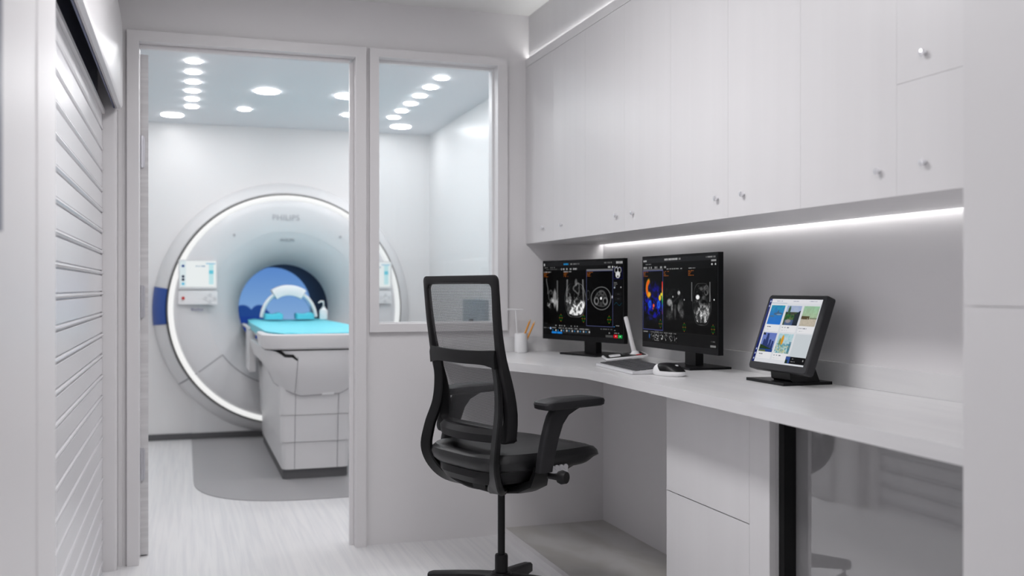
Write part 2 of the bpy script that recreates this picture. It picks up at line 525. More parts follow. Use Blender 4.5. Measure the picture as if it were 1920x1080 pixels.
# ------------------------------------------------------------------ ceiling luminaires
for px, py, pw in PANELS:
    near = py < 1
    t = thing('ceiling_light', ('flat white ceiling luminaire over the near end of the control room' if near else
                                'flat white ceiling luminaire over the control room in front of the chair'), 'ceiling light', (px, py, ZC), group='control room luminaires')
    bm = bmesh.new(); box(bm, px - 0.15, px + 0.15, py - 0.52, py + 0.52, 2.172, ZC)
    obj('light_housing', bm, M['white'], t, bevel=0.003)
    bm = bmesh.new(); box(bm, px - 0.13, px + 0.13, py - 0.5, py + 0.5, 2.166, 2.1715)
    obj('diffuser', bm, M['panel'], t)

small0 = large0 = None
def downlight(x, y, r):
    bm = bmesh.new(); lathe(bm, [(r, 0.0), (r, -0.003), (r - 0.004, -0.005), (0, -0.005)], (x, y, 2.1699), 'z', 32)
    return obj('downlight', bm, M['disc_dim'] if y > 6.7 else M['disc'], None)
def dl_label(x, y, big):
    if big:
        if y > 6.5: return 'large round recessed downlight by the far wall, %s corner' % ('left' if x < .68 else 'right')
        if y > 5.5: return 'large round downlight mid-ceiling, %s of the two before the scanner' % ('left' if x < .68 else 'right')
        return {0.042: 'leftmost', 0.45: 'second from left', 0.91: 'third from left', 1.313: 'rightmost'}[x] + ' of four added large round fill lights, unseen behind the door head'
    if 0.2 < x < 1.2: return 'small round downlight between the two rows near the far wall, %s one' % ('left' if x < .68 else 'right')
    n = int(round((y - 5.205) / 0.26))
    names = {0: 'nearest', 1: 'second', 2: 'third', 3: 'fourth', 4: 'fifth', 5: 'farthest'}
    row = 'left' if x < .68 else 'right'
    if n in names: return 'small round downlight, %s in view of the %s row over the scanner' % (names[n], row)
    return 'small round downlight, %s of the three in the %s row hidden above the door head' % ({-3: 'nearest', -2: 'middle', -1: 'farthest'}[n], row)
for (x, y) in MRI_SMALL:
    o = downlight(x, y, 0.0375)
    tag(o, dl_label(x, y, False), 'downlight', 'small round downlights of the scan room')
for (x, y) in MRI_LARGE:
    o = downlight(x, y, 0.068)
    tag(o, dl_label(x, y, True), 'downlight', 'large round downlights of the scan room')

# ------------------------------------------------------------------ upper cabinets
CX, CB, CT = 1.377, 1.227, 1.975
def knob_bm(x, y, z):
    bm = bmesh.new()
    lathe(bm, [(0.0045, 0.0), (0.0045, -0.004), (0.0068, -0.0055), (0.0072, -0.009), (0.0066, -0.0115), (0.0, -0.0125)], (x, y, z), 'x', 20)
    return bm
def door(parent, y0, y1, z0, z1, ky, kz):
    bm = bmesh.new(); box(bm, CX, CX + 0.017, y0 + 0.0003, y1 - 0.0003, z0, z1)
    d = obj('cabinet_door', bm, M['cab'], parent, bevel=0.0004, seg=1)
    obj('knob', knob_bm(CX, ky, kz), M['chrome'], d)
UN = [(4.0, 3.336, 'at the far end against the partition wall', [(3.665, 3.9995, 3.78), (3.336, 3.665, 3.572)]),
      (3.336, 2.672, 'over the left monitor, second from the partition wall', [(3.002, 3.336, 3.06), (2.672, 3.002, 2.931)]),
      (2.672, 2.014, 'over the right monitor and tilted screen, third from the partition wall', [(2.343, 2.672, 2.397), (2.014, 2.343, 2.264)]),
      (2.014, 1.681, 'with one single door, left of the stacked flap doors', [(1.681, 2.014, 1.734)])]
for y1, y0, where, ds in UN:
    t = thing('wall_cabinet', 'white wood-grain wall cabinet ' + where, 'cabinet', (CX, (y0 + y1) / 2, CB), group='white wall cabinets above the desk')
    bm = bmesh.new(); box(bm, CX + 0.0174, 1.716, y0 + 0.0003, min(y1, 3.9995) - 0.0003, CB, CT + 0.02)
    obj('cabinet_body', bm, M['cab'], t)
    for a, b, ky in ds:
        door(t, a, b, CB, CT, ky, 1.2835)
t = thing('wall_cabinet', 'white wall cabinet with two stacked flap doors, nearest to the tall cabinet', 'cabinet', (CX, 1.51, CB), group='white wall cabinets above the desk')
bm = bmesh.new(); box(bm, CX + 0.0174, 1.716, 1.3445, 1.6807, CB, CT + 0.02)
obj('cabinet_body', bm, M['cab'], t)
door(t, 1.345, 1.681, CB, 1.4531, 1.599, 1.286)
door(t, 1.345, 1.681, 1.4538, CT, 1.599, 1.50)
# continuous fascia at the top of the run
bm = bmesh.new(); box(bm, CX - 0.001, CX + 0.009, 1.345, 3.9995, CT + 0.001, 2.010)
struct('trim_7', bm, M['cab'])
# LED strips
bm = bmesh.new(); box(bm, 1.7175, 1.732, 1.36, 3.985, CB + 0.022, CB + 0.026)
tag(obj('led_strip', bm, M['led'], None), 'thin white LED strip shining down the wall under the wall cabinets', 'light strip')
bm = bmesh.new(); box(bm, 1.3870, 1.3905, 1.36, 3.985, 2.003, 2.008)
tag(obj('led_strip', bm, M['led_top'], None), 'thin white LED strip glowing up behind the top edge of the wall cabinets', 'light strip')

# ------------------------------------------------------------------ desk
DT, DB = 0.772, 0.742
t = thing('desk', 'long white built-in desk top with a bend near the chair', 'desk', (1.5, 3.0, DB))
edge = catmull([(1.010, 3.64, 0), (1.045, 3.555, 0), (1.11, 3.396, 0), (1.175, 3.225, 0), (1.212, 3.125, 0), (1.2455, 3.045, 0), (1.252, 2.93, 0), (1.25, 2.482, 0)], 5)
pl = [(1.010, 3.999)] + [(p.x, p.y) for p in edge] + [(1.242, 1.641), (1.236, 1.345), (XW - 0.001, 1.345), (XW - 0.001, 3.999)]
bm = bmesh.new(); prism(bm, pl, 'z', DB, DT)
obj('desktop', bm, M['desk'], t, bevel=0.0025)
bm = bmesh.new()
box(bm, XW - 0.014, XW - 0.0005, 1.345, 3.999, DT + 0.0003, DT + 0.062)
box(bm, 1.012, XW - 0.0145, 3.986, 3.999, DT + 0.0003, DT + 0.062)
obj('trim_8', bm, M['desk'], None, bevel=0.0015, kind='structure')

# lower cabinet
LX = 1.36
t = thing('base_cabinet', 'white drawer cabinet under the desk with a thin dark gap line', 'cabinet', (LX, 2.39, 0.03))
bm = bmesh.new(); box(bm, LX + 0.019, XW - 0.002, 2.1185, 2.6655, 0.0295, DB - 0.0005)
obj('cabinet_body', bm, M['cab'], t, bevel=0.001)
bm = bmesh.new(); box(bm, LX, LX + 0.0185, 2.210, 2.666, 0.4425, DB - 0.001)
obj('drawer_front', bm, M['cab'], t, bevel=0.0008)
bm = bmesh.new(); box(bm, LX, LX + 0.0185, 2.210, 2.666, 0.0296, 0.4395)
obj('cabinet_door', bm, M['cab'], t, bevel=0.0008)
bm = bmesh.new(); box(bm, LX, LX + 0.0185, 2.1185, 2.209, 0.0296, DB - 0.001)
obj('filler_panel', bm, M['cab'], t, bevel=0.0008)
bm = bmesh.new(); box(bm, LX + 0.0188, LX + 0.0192, 2.212, 2.664, 0.4395, 0.4425)
obj('gap_shadow_strip', bm, M['darkgap'], t)

# glossy smoked-glass front beside it
t = thing('glass_front_appliance', 'dark reflective glass front under the near end of the desk', 'appliance', (1.5, 1.75, 0.03))
bm = bmesh.new(); box(bm, 1.42, 1.428, 1.345, 2.1178, 0.0295, DB - 0.001)
obj('glass_panel', bm, M['smoke'], t)
bm = bmesh.new(); box(bm, 1.4285, XW - 0.003, 1.345, 2.1178, 0.0295, DB - 0.001)
obj('cabinet_body', bm, M['black2'], t)
bm = bmesh.new(); box(bm, 1.386, 1.4195, 2.095, 2.1178, 0.0295, DB - 0.001)
obj('door_seal', bm, M['black'], t, bevel=0.002, label='black upright seal beside the glass')

# tall cabinet in the right foreground
t = thing('tall_cabinet', 'blurred white floor-to-ceiling cabinet at the right edge of the picture', 'cabinet', (1.3, 0.6, 0))
bm = bmesh.new(); box(bm, 1.256, XW - 0.001, -0.6, 1.3435, 0.0, ZC - 0.001)
obj('cabinet_body', bm, M['cab'], t, bevel=0.002)
for z0, z1 in ((0.03, 1.0094), (1.0106, 2.19)):
    for y0, y1 in ((0.72, 1.3435), (0.09, 0.717), (-0.6, 0.087)):
        bm = bmesh.new(); box(bm, 1.2345, 1.2555, y0, y1, z0, z1)
        obj('cabinet_door', bm, M['tall'], t, bevel=0.002)

# ------------------------------------------------------------------ the scanner
GC = (0.68, 0.0, 0.895)
g = thing('mri_scanner', 'white round MRI scanner gantry with a glowing ring set in the far wall', 'scanner', (0.68, 7.1, 0.0))
N_ = 128
def ylathe(prof, n=N_):
    bm = bmesh.new(); lathe(bm, prof, (GC[0], 0, GC[2]), 'y', n); return bm
obj('front_cover', ylathe([(0.752, 7.035), (0.735, 7.026), (0.70, 7.022), (0.62, 7.028), (0.555, 7.045), (0.535, 7.052)]), M['shell'], g)
obj('funnel', ylathe([(0.5345, 7.053), (0.50, 7.068), (0.45, 7.10), (0.40, 7.15), (0.36, 7.21), (0.333, 7.28), (0.320, 7.34), (0.316, 7.36)]), M['shell2'], g)
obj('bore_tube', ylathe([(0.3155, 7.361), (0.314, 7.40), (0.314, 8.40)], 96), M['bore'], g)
obj('light_ring', ylathe([(0.7525, 7.036), (0.758, 7.024), (0.77, 7.020), (0.782, 7.024), (0.787, 7.036), (0.787, 7.05), (0.7525, 7.05)]), M['ring'], g)
obj('ring_gap', ylathe([(0.7875, 7.051), (0.797, 7.051), (0.797, 7.12), (0.7875, 7.12)]), M['darkgap'], g)
obj('surround', ylathe([(0.798, 7.10), (0.800, 7.085), (0.808, 7.082), (0.83, 7.10), (0.862, 7.14), (0.878, 7.17), (0.884, 7.199)]), M['surround'], g)
# blue section on the left of the surround
bm = bmesh.new()
def arc_ring(r, y, a0, a1, n=10):
    return [(GC[0] + r * math.cos(math.radians(a0 + (a1 - a0) * k / n)), y, GC[2] + r * math.sin(math.radians(a0 + (a1 - a0) * k / n))) for k in range(n + 1)]
rings(bm, [arc_ring(r, y, 170, 187) for r, y in ((0.7985, 7.08), (0.806, 7.074), (0.83, 7.092), (0.862, 7.132), (0.886, 7.172), (0.890, 7.199))], close=False)
obj('blue_section', bm, M['bluepatch'], g)
# grooves of the lower service cover
bm = bmesh.new()
def groove_y(r):
    return interp(r, [(0.535, 7.050), (0.555, 7.043), (0.62, 7.026), (0.70, 7.020), (0.752, 7.033)])
for a in (215.5, 324.5):
    L1 = []; L2 = []
    da = math.radians(0.35); A = math.radians(a)
    for k in range(9):
        r = 0.535 + (0.752 - 0.535) * k / 8
        y = groove_y(r) - 0.0015
        for lst, s in ((L1, -1), (L2, 1)):
            aa = A + s * 0.0028 / r
            lst.append((GC[0] + r * math.cos(aa), y, GC[2] + r * math.sin(aa)))
    rings(bm, [L1, L2], close=False)
    L1 = []; L2 = []
    for k in range(6):
        r = 0.80 + 0.08 * k / 5
        y = interp(r, [(0.80, 7.083), (0.808, 7.080), (0.83, 7.098), (0.862, 7.138), (0.878, 7.168)]) - 0.002
        for lst, s in ((L1, -1), (L2, 1)):
            aa = A + s * 0.004 / r
            lst.append((GC[0] + r * math.cos(aa), y, GC[2] + r * math.sin(aa)))
    rings(bm, [L1, L2], close=False)
rings(bm, [arc_ring(0.537, 7.049, 215.5, 324.5, 40), arc_ring(0.5315, 7.051, 215.5, 324.5, 40)], close=False)
obj('cover_groove', bm, M['groove'], g)
# flat housing under the ring and its dark kick strip
bm = bmesh.new()
pp = [(0.045, 0.045), (1.315, 0.045), (1.315, 0.30)]
pp += [(GC[0] + 0.87 * math.cos(math.radians(a)), GC[2] + 0.87 * math.sin(math.radians(a))) for a in range(-43, -138, -5)][0:0]
pp += [(1.315, 0.62), (0.045, 0.62)]
prism(bm, pp, 'y', 7.168, 7.1995)
obj('lower_housing', bm, M['surround'], g, bevel=0.004)
bm = bmesh.new(); box(bm, 0.045, 1.315, 7.160, 7.1995, 0.004, 0.0445)
obj('kick_strip', bm, M['skirt'], g)
# control panels left and right
def ctl(cx):
    s = thing('touch_panel', None, None); s.location = Vector((cx, 7.0, 1.02)) - g.location; s.parent = g
    bm = bmesh.new(); box(bm, cx - 0.125, cx + 0.125, 6.996, 7.012, 1.033, 1.229)
    obj('panel_frame', bm, M['offwhite'], s, bevel=0.004)
    bm = bmesh.new(); box(bm, cx - 0.118, cx + 0.118, 7.0125, 7.035, 0.93, 1.22)
    obj('panel_body', bm, M['white'], s, bevel=0.004)
    bm = bmesh.new(); box(bm, cx - 0.125, cx + 0.125, 6.998, 7.012, 0.930, 1.022)
    obj('button_bar', bm, M['white'], s, bevel=0.005)
    return s
def emit_img(name, img, strength=1.0, rough=0.2):
    m = bpy.data.materials.new(name); m.use_nodes = True
    N, L = nt(m); b = N['Principled BSDF']
    b.inputs['Base Color'].default_value = (0.001, 0.001, 0.001, 1); b.inputs['Roughness'].default_value = rough
    b.inputs['Specular IOR Level'].default_value = 0.04
    im = N.new('ShaderNodeTexImage'); im.image = img; im.extension = 'EXTEND'
    uv = N.new('ShaderNodeUVMap'); uv.uv_map = 'UVMap'
    L.new(uv.outputs[0], im.inputs['Vector'])
    L.new(im.outputs['Color'], b.inputs['Emission Color']); b.inputs['Emission Strength'].default_value = strength
    return m

# ---- pictures that the screens show, painted as small pixel arrays
class Pic:
    def __init__(s, w, h, bg=(0, 0, 0)):
        s.w, s.h = w, h
        s.a = np.zeros((h, w, 3)); s.a[:] = bg
        s.yy, s.xx = np.mgrid[0:h, 0:w]; s.xx = (s.xx + .5) / w; s.yy = (s.yy + .5) / h
        s.rs = np.random.RandomState(4)
    def blend(s, mask, col):
        s.a = s.a * (1 - mask[..., None]) + np.array(col) * mask[..., None]
    def rect(s, x0, y0, x1, y1, col, al=1.0):
        s.blend(((s.xx >= x0) & (s.xx < x1) & (s.yy >= y0) & (s.yy < y1)) * al, col)
    def frame(s, x0, y0, x1, y1, col, t=0.004):
        s.rect(x0, y0, x1, y0 + t * s.w / s.h, col); s.rect(x0, y1 - t * s.w / s.h, x1, y1, col)
        s.rect(x0, y0, x0 + t, y1, col); s.rect(x1 - t, y0, x1, y1, col)
    def ell(s, cx, cy, rx, ry, soft=0.15):
        d = np.sqrt(((s.xx - cx) / rx) ** 2 + ((s.yy - cy) / ry) ** 2)
        return np.clip((1 - d) / soft + 0.5, 0, 1)
    def ring(s, cx, cy, rx, ry, t=0.12, wob=0.0, ph=0.0):
        an = np.arctan2((s.yy - cy) / ry, (s.xx - cx) / rx)
        d = np.sqrt(((s.xx - cx) / rx) ** 2 + ((s.yy - cy) / ry) ** 2) * (1 + wob * np.cos(3 * an + ph))
        return np.clip(1 - np.abs(d - 1) / t, 0, 1)
    def noise(s, f, seed=0, oct=3):
        r = np.random.RandomState(seed); out = np.zeros((s.h, s.w)); amp = 1; tot = 0
        for o in range(oct):
            n = int(f * 2 ** o) + 2; m_ = int(f * 2 ** o * s.h / s.w) + 2
            gr = r.rand(m_ + 1, n + 1)
            X = s.xx * n * 0.999; Y = s.yy * m_ * 0.999
            ix = X.astype(int); iy = Y.astype(int); fx = X - ix; fy = Y - iy
            fx = fx * fx * (3 - 2 * fx); fy = fy * fy * (3 - 2 * fy)
            v = (gr[iy, ix] * (1 - fx) + gr[iy, ix + 1] * fx) * (1 - fy) + (gr[iy + 1, ix] * (1 - fx) + gr[iy + 1, ix + 1] * fx) * fy
            out += amp * v; tot += amp; amp *= 0.6
        return out / tot
    def dashes(s, x0, y, x1, hgt, col, seed=0, dens=0.7, step=0.006):
        r = np.random.RandomState(seed); x = x0
        while x < x1:
            w_ = step * (0.5 + r.rand())
            if r.rand() < dens:
                s.rect(x, y, x + w_, y + hgt, col)
            x += w_ + step * 0.35
    def image(s, name):
        # values painted in display terms; stored as-is in an sRGB image
        im = bpy.data.images.new(name, s.w, s.h, alpha=False)
        px = np.ones((s.h, s.w, 4), dtype=np.float32); px[..., :3] = np.clip(s.a[::-1], 0, 1)
        im.pixels.foreach_set(px.ravel()); im.update(); im.pack()
        return im

def screen_quad(name, m, parent, P00, P10, P11, P01):
    """P00 bottom-left, P10 bottom-right, P11 top-right, P01 top-left; coordinates local to the parent"""
    me = bpy.data.meshes.new(name)
    me.from_pydata([P00, P10, P11, P01], [], [(0, 1, 2, 3)])
    uv = me.uv_layers.new(name='UVMap')
    for i, c in enumerate(((0, 0), (1, 0), (1, 1), (0, 1))): uv.data[i].uv = c
    me.materials.append(m)
    o = bpy.data.objects.new(name, me); C.objects.link(o)
    if parent is not None: o.parent = parent
    return o

# bore screen picture: blue sky above dark trees
p = Pic(256, 256, (0.34, 0.55, 0.86))
p.a[:] = np.stack([0.36 + 0.24 * p.yy, 0.54 + 0.20 * p.yy, 0.80 + 0.08 * p.yy], -1)
p.blend(p.ell(0.36, 0.72, 0.10, 0.055, 0.6) * 0.55, (0.75, 0.85, 0.97))
for cx, cy, rx, ry in ((0.13, 0.62, 0.13, 0.13), (0.20, 0.66, 0.10, 0.12), (0.34, 0.61, 0.11, 0.12), (0.42, 0.66, 0.07, 0.10), (0.66, 0.90, 0.2, 0.12), (0.88, 0.84, 0.14, 0.1)):
    p.blend(p.ell(cx, cy, rx, ry, 0.12), (0.14, 0.28, 0.55))
p.rect(0, 0.84, 1, 1, (0.12, 0.24, 0.55)); p.rect(0, 0.64, 0.46, 1, (0.12, 0.24, 0.55))
m_sky = emit_img('bore_screen_picture', p.image('bore_screen'), 0.95)
bm = bmesh.new()
o = screen_quad('bore_screen', m_sky, g, *[tuple(Vector(c) - g.location) for c in ((0.365, 8.39, 0.58), (0.995, 8.39, 0.58), (0.995, 8.39, 1.21), (0.365, 8.39, 1.21))])
# touch panel picture
p = Pic(200, 150, (0.93, 0.95, 0.95))
p.rect(0.0, 0, 0.17, 1, (0.86, 0.91, 0.92))
for cy, c in ((0.2, (0.05, 0.2, 0.5)), (0.6, (0.02, 0.05, 0.2)), (0.72, (0.02, 0.05, 0.2)), (0.88, (0.3, 0.7, 0.85))):
    p.blend(p.ell(0.09, cy, 0.04, 0.05, 0.3), c)
p.rect(0.8, 0.1, 0.93, 0.9, (0.75, 0.90, 0.92)); p.rect(0.80, 0.36, 0.93, 0.5, (0.42, 0.78, 0.86))
p.rect(0.72, 0.08, 0.98, 0.13, (0.6, 0.78, 0.88)); p.dashes(0.42, 0.18, 0.7, 0.05, (0.5, 0.62, 0.72), 1)
m_tp = emit_img('touch_panel_picture', p.image('touch_panel'), 0.95)
for cx in (0.085, 1.275):
    s = ctl(cx)
    oo = parent_origin(s)
    screen_quad('screen', m_tp, s, *[tuple(Vector(c) - oo) for c in ((cx - 0.116, 6.9955, 1.047), (cx + 0.116, 6.9955, 1.047), (cx + 0.116, 6.9955, 1.222), (cx - 0.116, 6.9955, 1.222))])
    bm = bmesh.new(); cyl(bm, (cx - 0.095, 6.998, 0.972), (cx - 0.095, 6.991, 0.972), 0.010)
    obj('stop_button', bm, M['red'], s)
    bm = bmesh.new()
    for dx, dz in ((0, 0.021), (0, -0.021), (0.03, 0), (-0.03, 0)):
        cyl(bm, (cx + 0.078 + dx, 6.9975, 0.974 + dz), (cx + 0.078 + dx, 6.992, 0.974 + dz), 0.0105, n=16)
    obj('arrow_buttons', bm, M['shell'], s, label='four pale round direction buttons')
    lettering('lettering', 'BlueSeal', 0.024, M['blue_text'], g, (cx - 0.005, 7.0195, 0.895), (PI / 2, 0, 0))
lettering('lettering', 'PHILIPS', 0.056, M['grey_text'], g, (0.665, 7.0245, 1.525), (PI / 2, 0, 0), space=1.05)
lettering('lettering', 'PHILIPS', 0.03, M['grey_text'], g, (0.68, 7.074, 1.372), (PI / 2 + 0.6, 0, 0))
for sx in (-1, 1):
    bm = bmesh.new(); cyl(bm, (0.68 + sx * 0.36, 7.028, 1.40), (0.68 + sx * 0.36, 7.019, 1.40), 0.009, n=16)
    obj('sensor', bm, M['grey_text'], g)

# ---- patient couch
c_ = thing('patient_couch', 'white patient couch with a cyan mattress running into the scanner bore', 'couch', (0.68, 6.2, 0.0))
def slab(bm, secs, cx=0.68, n=6, yb=6.98, fr=0.06):
    """secs: (z, half width, front y)"""
    rs = []
    for z, hw, fy in secs:
        r = min(fr, hw * 0.6)
        pts = [(cx - hw, yb), (cx - hw, fy + r)]
        for k in range(1, n + 1):
            a = PI + PI / 2 * k / n
            pts.append((cx - hw + r + r * math.cos(a), fy + r + r * math.sin(a)))
        for k in range(1, n + 1):
            a = 1.5 * PI + PI / 2 * k / n
            pts.append((cx + hw - r + r * math.cos(a), fy + r + r * math.sin(a)))
        pts.append((cx + hw, yb))
        rs.append([(x, y, z) for x, y in pts])
    rings(bm, rs)
bm = bmesh.new(); slab(bm, [(0.0045, 0.176, 5.50), (0.058, 0.176, 5.50)], yb=6.9, fr=0.03)
obj('kick_base', bm, M['skirt'], c_)
bm = bmesh.new()
slab(bm, [(0.0585, 0.180, 5.487), (0.206, 0.184, 5.477)], yb=6.92, fr=0.04)
slab(bm, [(0.2065, 0.181, 5.483), (0.2085, 0.181, 5.483)], yb=6.92, fr=0.04)
slab(bm, [(0.209, 0.190, 5.467), (0.354, 0.194, 5.457)], yb=6.94, fr=0.04)
slab(bm, [(0.3545, 0.190, 5.463), (0.3565, 0.190, 5.463)], yb=6.94, fr=0.04)
slab(bm, [(0.357, 0.197, 5.447), (0.50, 0.203, 5.425), (0.62, 0.203, 5.425)], yb=6.96, fr=0.04)
obj('pedestal', bm, M['shell3'], c_)
bm = bmesh.new()
for sx in (-1, 1):
    for z0, z1, fy in ((0.06, 0.205, 5.4795), (0.21, 0.353, 5.4595), (0.358, 0.52, 5.4265)):
        dz = 0.0105 if z0 < 0.3 else 0.016
        x = 0.68 + sx * 0.115
        vs = [bm.verts.new(q) for q in ((x - 0.0018, fy + 0.006, z0), (x + 0.0018, fy + 0.006, z0), (x + 0.0018, fy - dz + 0.004, z1), (x - 0.0018, fy - dz + 0.004, z1))]
        bm.faces.new(vs)
bm.free()
for sx in (-1, 1):
    bm = bmesh.new()
    x = 0.68 + sx * 0.115
    for z0, z1, y0, y1 in ((0.059, 0.2055, 5.4868, 5.4768), (0.2095, 0.3535, 5.4668, 5.4568), (0.3575, 0.50, 5.4468, 5.4248)):
        vs = [bm.verts.new(q) for q in ((x - 0.0016, y0 - .0004, z0), (x + 0.0016, y0 - .0004, z0), (x + 0.0016, y1 - .0004, z1), (x - 0.0016, y1 - .0004, z1))]
        f = bm.faces.new(vs)
    obj('panel_seam', bm, M['groove'], c_)
# swooping apron with an arched lower edge
bm = bmesh.new()
secs = [(0.455, 0.222, 5.40), (0.50, 0.233, 5.36), (0.56, 0.248, 5.31), (0.62, 0.263, 5.26), (0.67, 0.276, 5.235), (0.715, 0.283, 5.228)]
slab(bm, secs, n=8, yb=6.6, fr=0.15)
for v in bm.verts:
    k = min(1.0, abs(v.co.x - 0.68) / 0.225)
    wgt = max(0.0, (0.62 - v.co.z) / 0.165)
    v.co.z += 0.095 * (k ** 2.2) * wgt * 0.8 + (0.10 * min(1, max(0, v.co.y - 5.55)) * wgt)
obj('apron', bm, M['shell3'], c_)
bm = bmesh.new()
slab(bm, [(0.452 + 0.0, 0.2225, 5.402), (0.455, 0.2235, 5.3985)], n=8, yb=6.6, fr=0.15)
for v in bm.verts:
    k = min(1.0, abs(v.co.x - 0.68) / 0.225)
    v.co.z += 0.095 * (k ** 2.2) * 0.8 + 0.10 * min(1, max(0, v.co.y - 5.55))
obj('apron_edge', bm, M['groove'], c_)
# head of the couch: rounded tray end
bm = bmesh.new()
slab(bm, [(0.722, 0.286, 5.225), (0.732, 0.297, 5.19), (0.770, 0.304, 5.165), (0.798, 0.306, 5.158), (0.804, 0.301, 5.163)], n=8, yb=5.60, fr=0.12)
obj('tray_end', bm, M['shell3'], c_)
bm = bmesh.new(); slab(bm, [(0.7155, 0.279, 5.232), (0.7215, 0.279, 5.232)], n=8, yb=5.6, fr=0.13)
obj('tray_gap', bm, M['black'], c_)
bm = bmesh.new(); box(bm, 0.892, 0.95, 5.40, 5.44, 0.496, 0.516)
bm.free()
bm = bmesh.new(); box(bm, 0.70, 0.765, 5.3935, 5.408, 0.468, 0.488)
obj('badge', bm, M['white'], c_, bevel=0.003)
# broken dark seam on the left cheek of the tray
bm = bmesh.new()
zig = [(5.30, 0.738), (5.27, 0.722), (5.262, 0.690), (5.245, 0.686), (5.25, 0.655)]
pth = [(0.398 + i * 0.010, y, z) for i, (y, z) in enumerate([(5.42, 0.744), (5.37, 0.738), (5.34, 0.722), (5.315, 0.708), (5.30, 0.694)])]
tube(bm, [(0.424, 5.292, 0.719), (0.450, 5.262, 0.716), (0.473, 5.246, 0.706), (0.492, 5.239, 0.690), (0.530, 5.2325, 0.688), (0.555, 5.234, 0.666)], [0.003, 0.006, 0.008, 0.008, 0.008, 0.004], 8)
obj('dark_latch', bm, M['black'], c_)
bm = bmesh.new()
tube(bm, [(0.556, 5.2335, 0.70), (0.556, 5.2345, 0.67), (0.556, 5.2595, 0.62), (0.556, 5.3095, 0.56), (0.556, 5.352, 0.51), (0.556, 5.385, 0.48)], 0.0016, 6)
obj('apron_seam', bm, M['groove'], c_)
# carrier board and side rails into the bore
bm = bmesh.new(); box(bm, 0.425, 0.935, 5.64, 8.05, 0.745, 0.765)
obj('carrier_board', bm, M['white'], c_, bevel=0.004)
for sx in (-1, 1):
    bm = bmesh.new()
    x = 0.68 + sx * 0.262
    tube(bm, [(x + sx * 0.022, 6.64, 0.782), (x + sx * 0.022, 7.3, 0.782)], 0.0105, 10)
    obj('side_rail', bm, M['white'], c_)
    bm = bmesh.new(); xx = sorted((0.68 + sx * 0.245, 0.68 + sx * 0.285)); box(bm, xx[0], xx[1], 6.625, 6.97, 0.50, 0.768)
    obj('side_cheek', bm, M['shell3'], c_, bevel=0.012)
# mattress: shallow dish
bm = bmesh.new()
rs = []
for y, hw, e in ((5.180, 0.190, -0.008), (5.186, 0.205, -0.002), (5.21, 0.232, 0.001), (5.26, 0.255, 0.002), (5.34, 0.270, 0.002), (5.42, 0.279, 0.002), (5.61, 0.280, 0.004), (5.63, 0.280, 0.004), (5.8, 0.280, 0.004), (6.6, 0.275, 0.004), (7.30, 0.255, 0.004), (7.34, 0.25, 0.0)):
    prof = []
    top = 0.822
    for k in range(13):
        t = -1 + 2 * k / 12
        prof.append((0.68 + t * hw, y, top - 0.012 + e + 0.014 * abs(t) ** 3 - (0.012 if abs(t) > 0.99 else 0)))
    prof += [(0.68 + hw * 0.985, y, 0.768 if y > 5.62 else 0.8045), (0.68 - hw * 0.985, y, 0.768 if y > 5.62 else 0.8045)]
    rs.append(prof)
rings(bm, rs)
obj('mattress', bm, M['cyan'], c_, label='cyan mattress')

# ---- head coil on the couch
hc = thing('head_coil', 'white arched coil with clear shell standing on the cyan mattress', 'coil', (0.68, 7.02, 0.826))
hz = 0.826
bm = bmesh.new()
def arch(y, r, n=28, a0=4, a1=176, sx=1.0, sz=1.08):
    return [(0.68 + r * sx * math.cos(math.radians(a0 + (a1 - a0) * k / n)), y, hz + r * sz * math.sin(math.radians(a0 + (a1 - a0) * k / n))) for k in range(n + 1)]
tube(bm, arch(6.98, 0.183), 0.0125, 10)
obj('hoop', bm, M['white'], hc)
bm = bmesh.new()
rs = []
for r_, ya in ((0.150, 6.95), (0.216, 6.955), (0.218, 7.08), (0.152, 7.08)):
    rs.append(arch(ya, r_, 20, 57, 123, 1.0, 1.08))
rs.append(rs[0])
vs = rings(bm, rs, close=False)
bm.faces.new([v[0] for v in vs[:4]]); bm.faces.new([v[-1] for v in vs[:4]][::-1])
bmesh.ops.remove_doubles(bm, verts=bm.verts, dist=1e-6)
obj('cap', bm, M['white'], hc, bevel=0.006)
bm = bmesh.new()
rings(bm, [arch(6.99, 0.168), arch(7.12, 0.168), arch(7.12, 0.164), arch(6.99, 0.164), arch(6.99, 0.168)], close=False)
obj('clear_shell', bm, M['acrylic'], hc)
for sx in (-1, 1):
    bm = bmesh.new()
    a, b = sorted((0.68 + sx * 0.045, 0.68 + sx * 0.165))
    rs = [[(x, y, z) for x, z in ((a + i, hz + 0.0015), (b - i, hz + 0.0015), (b - i, hz + 0.034), (b - 0.02 - i * .5, hz + 0.046 - i), ((a + b) / 2, hz + 0.036 - i), (a + i, hz + 0.040 - i))] for y, i in ((6.90, 0.006), (6.91, 0.0), (7.06, 0.0), (7.07, 0.006))]
    rings(bm, rs)
    obj('head_pad', bm, M['cyan2'], hc, bevel=0.003)
# pump bottle
pb = thing('pump_bottle', 'small white pump bottle standing right of the white arch on the couch', 'bottle', (0.898, 6.84, hz))
bm = bmesh.new(); lathe(bm, [(0, 0), (0.026, 0), (0.028, 0.004), (0.028, 0.055), (0.024, 0.068), (0.012, 0.076), (0.012, 0.086), (0, 0.086)], (0.898, 6.84, hz + 0.0005), 'z', 24)
obj('bottle_body', bm, M['white'], pb)
bm = bmesh.new()
tube(bm, [(0.898, 6.84, hz + 0.087), (0.898, 6.84, hz + 0.118)], 0.005, 10)
tube(bm, [(0.898, 6.84, hz + 0.120), (0.878, 6.835, hz + 0.124), (0.862, 6.83, hz + 0.112)], [0.008, 0.006, 0.004], 10)
obj('pump_head', bm, M['offwhite'], pb)

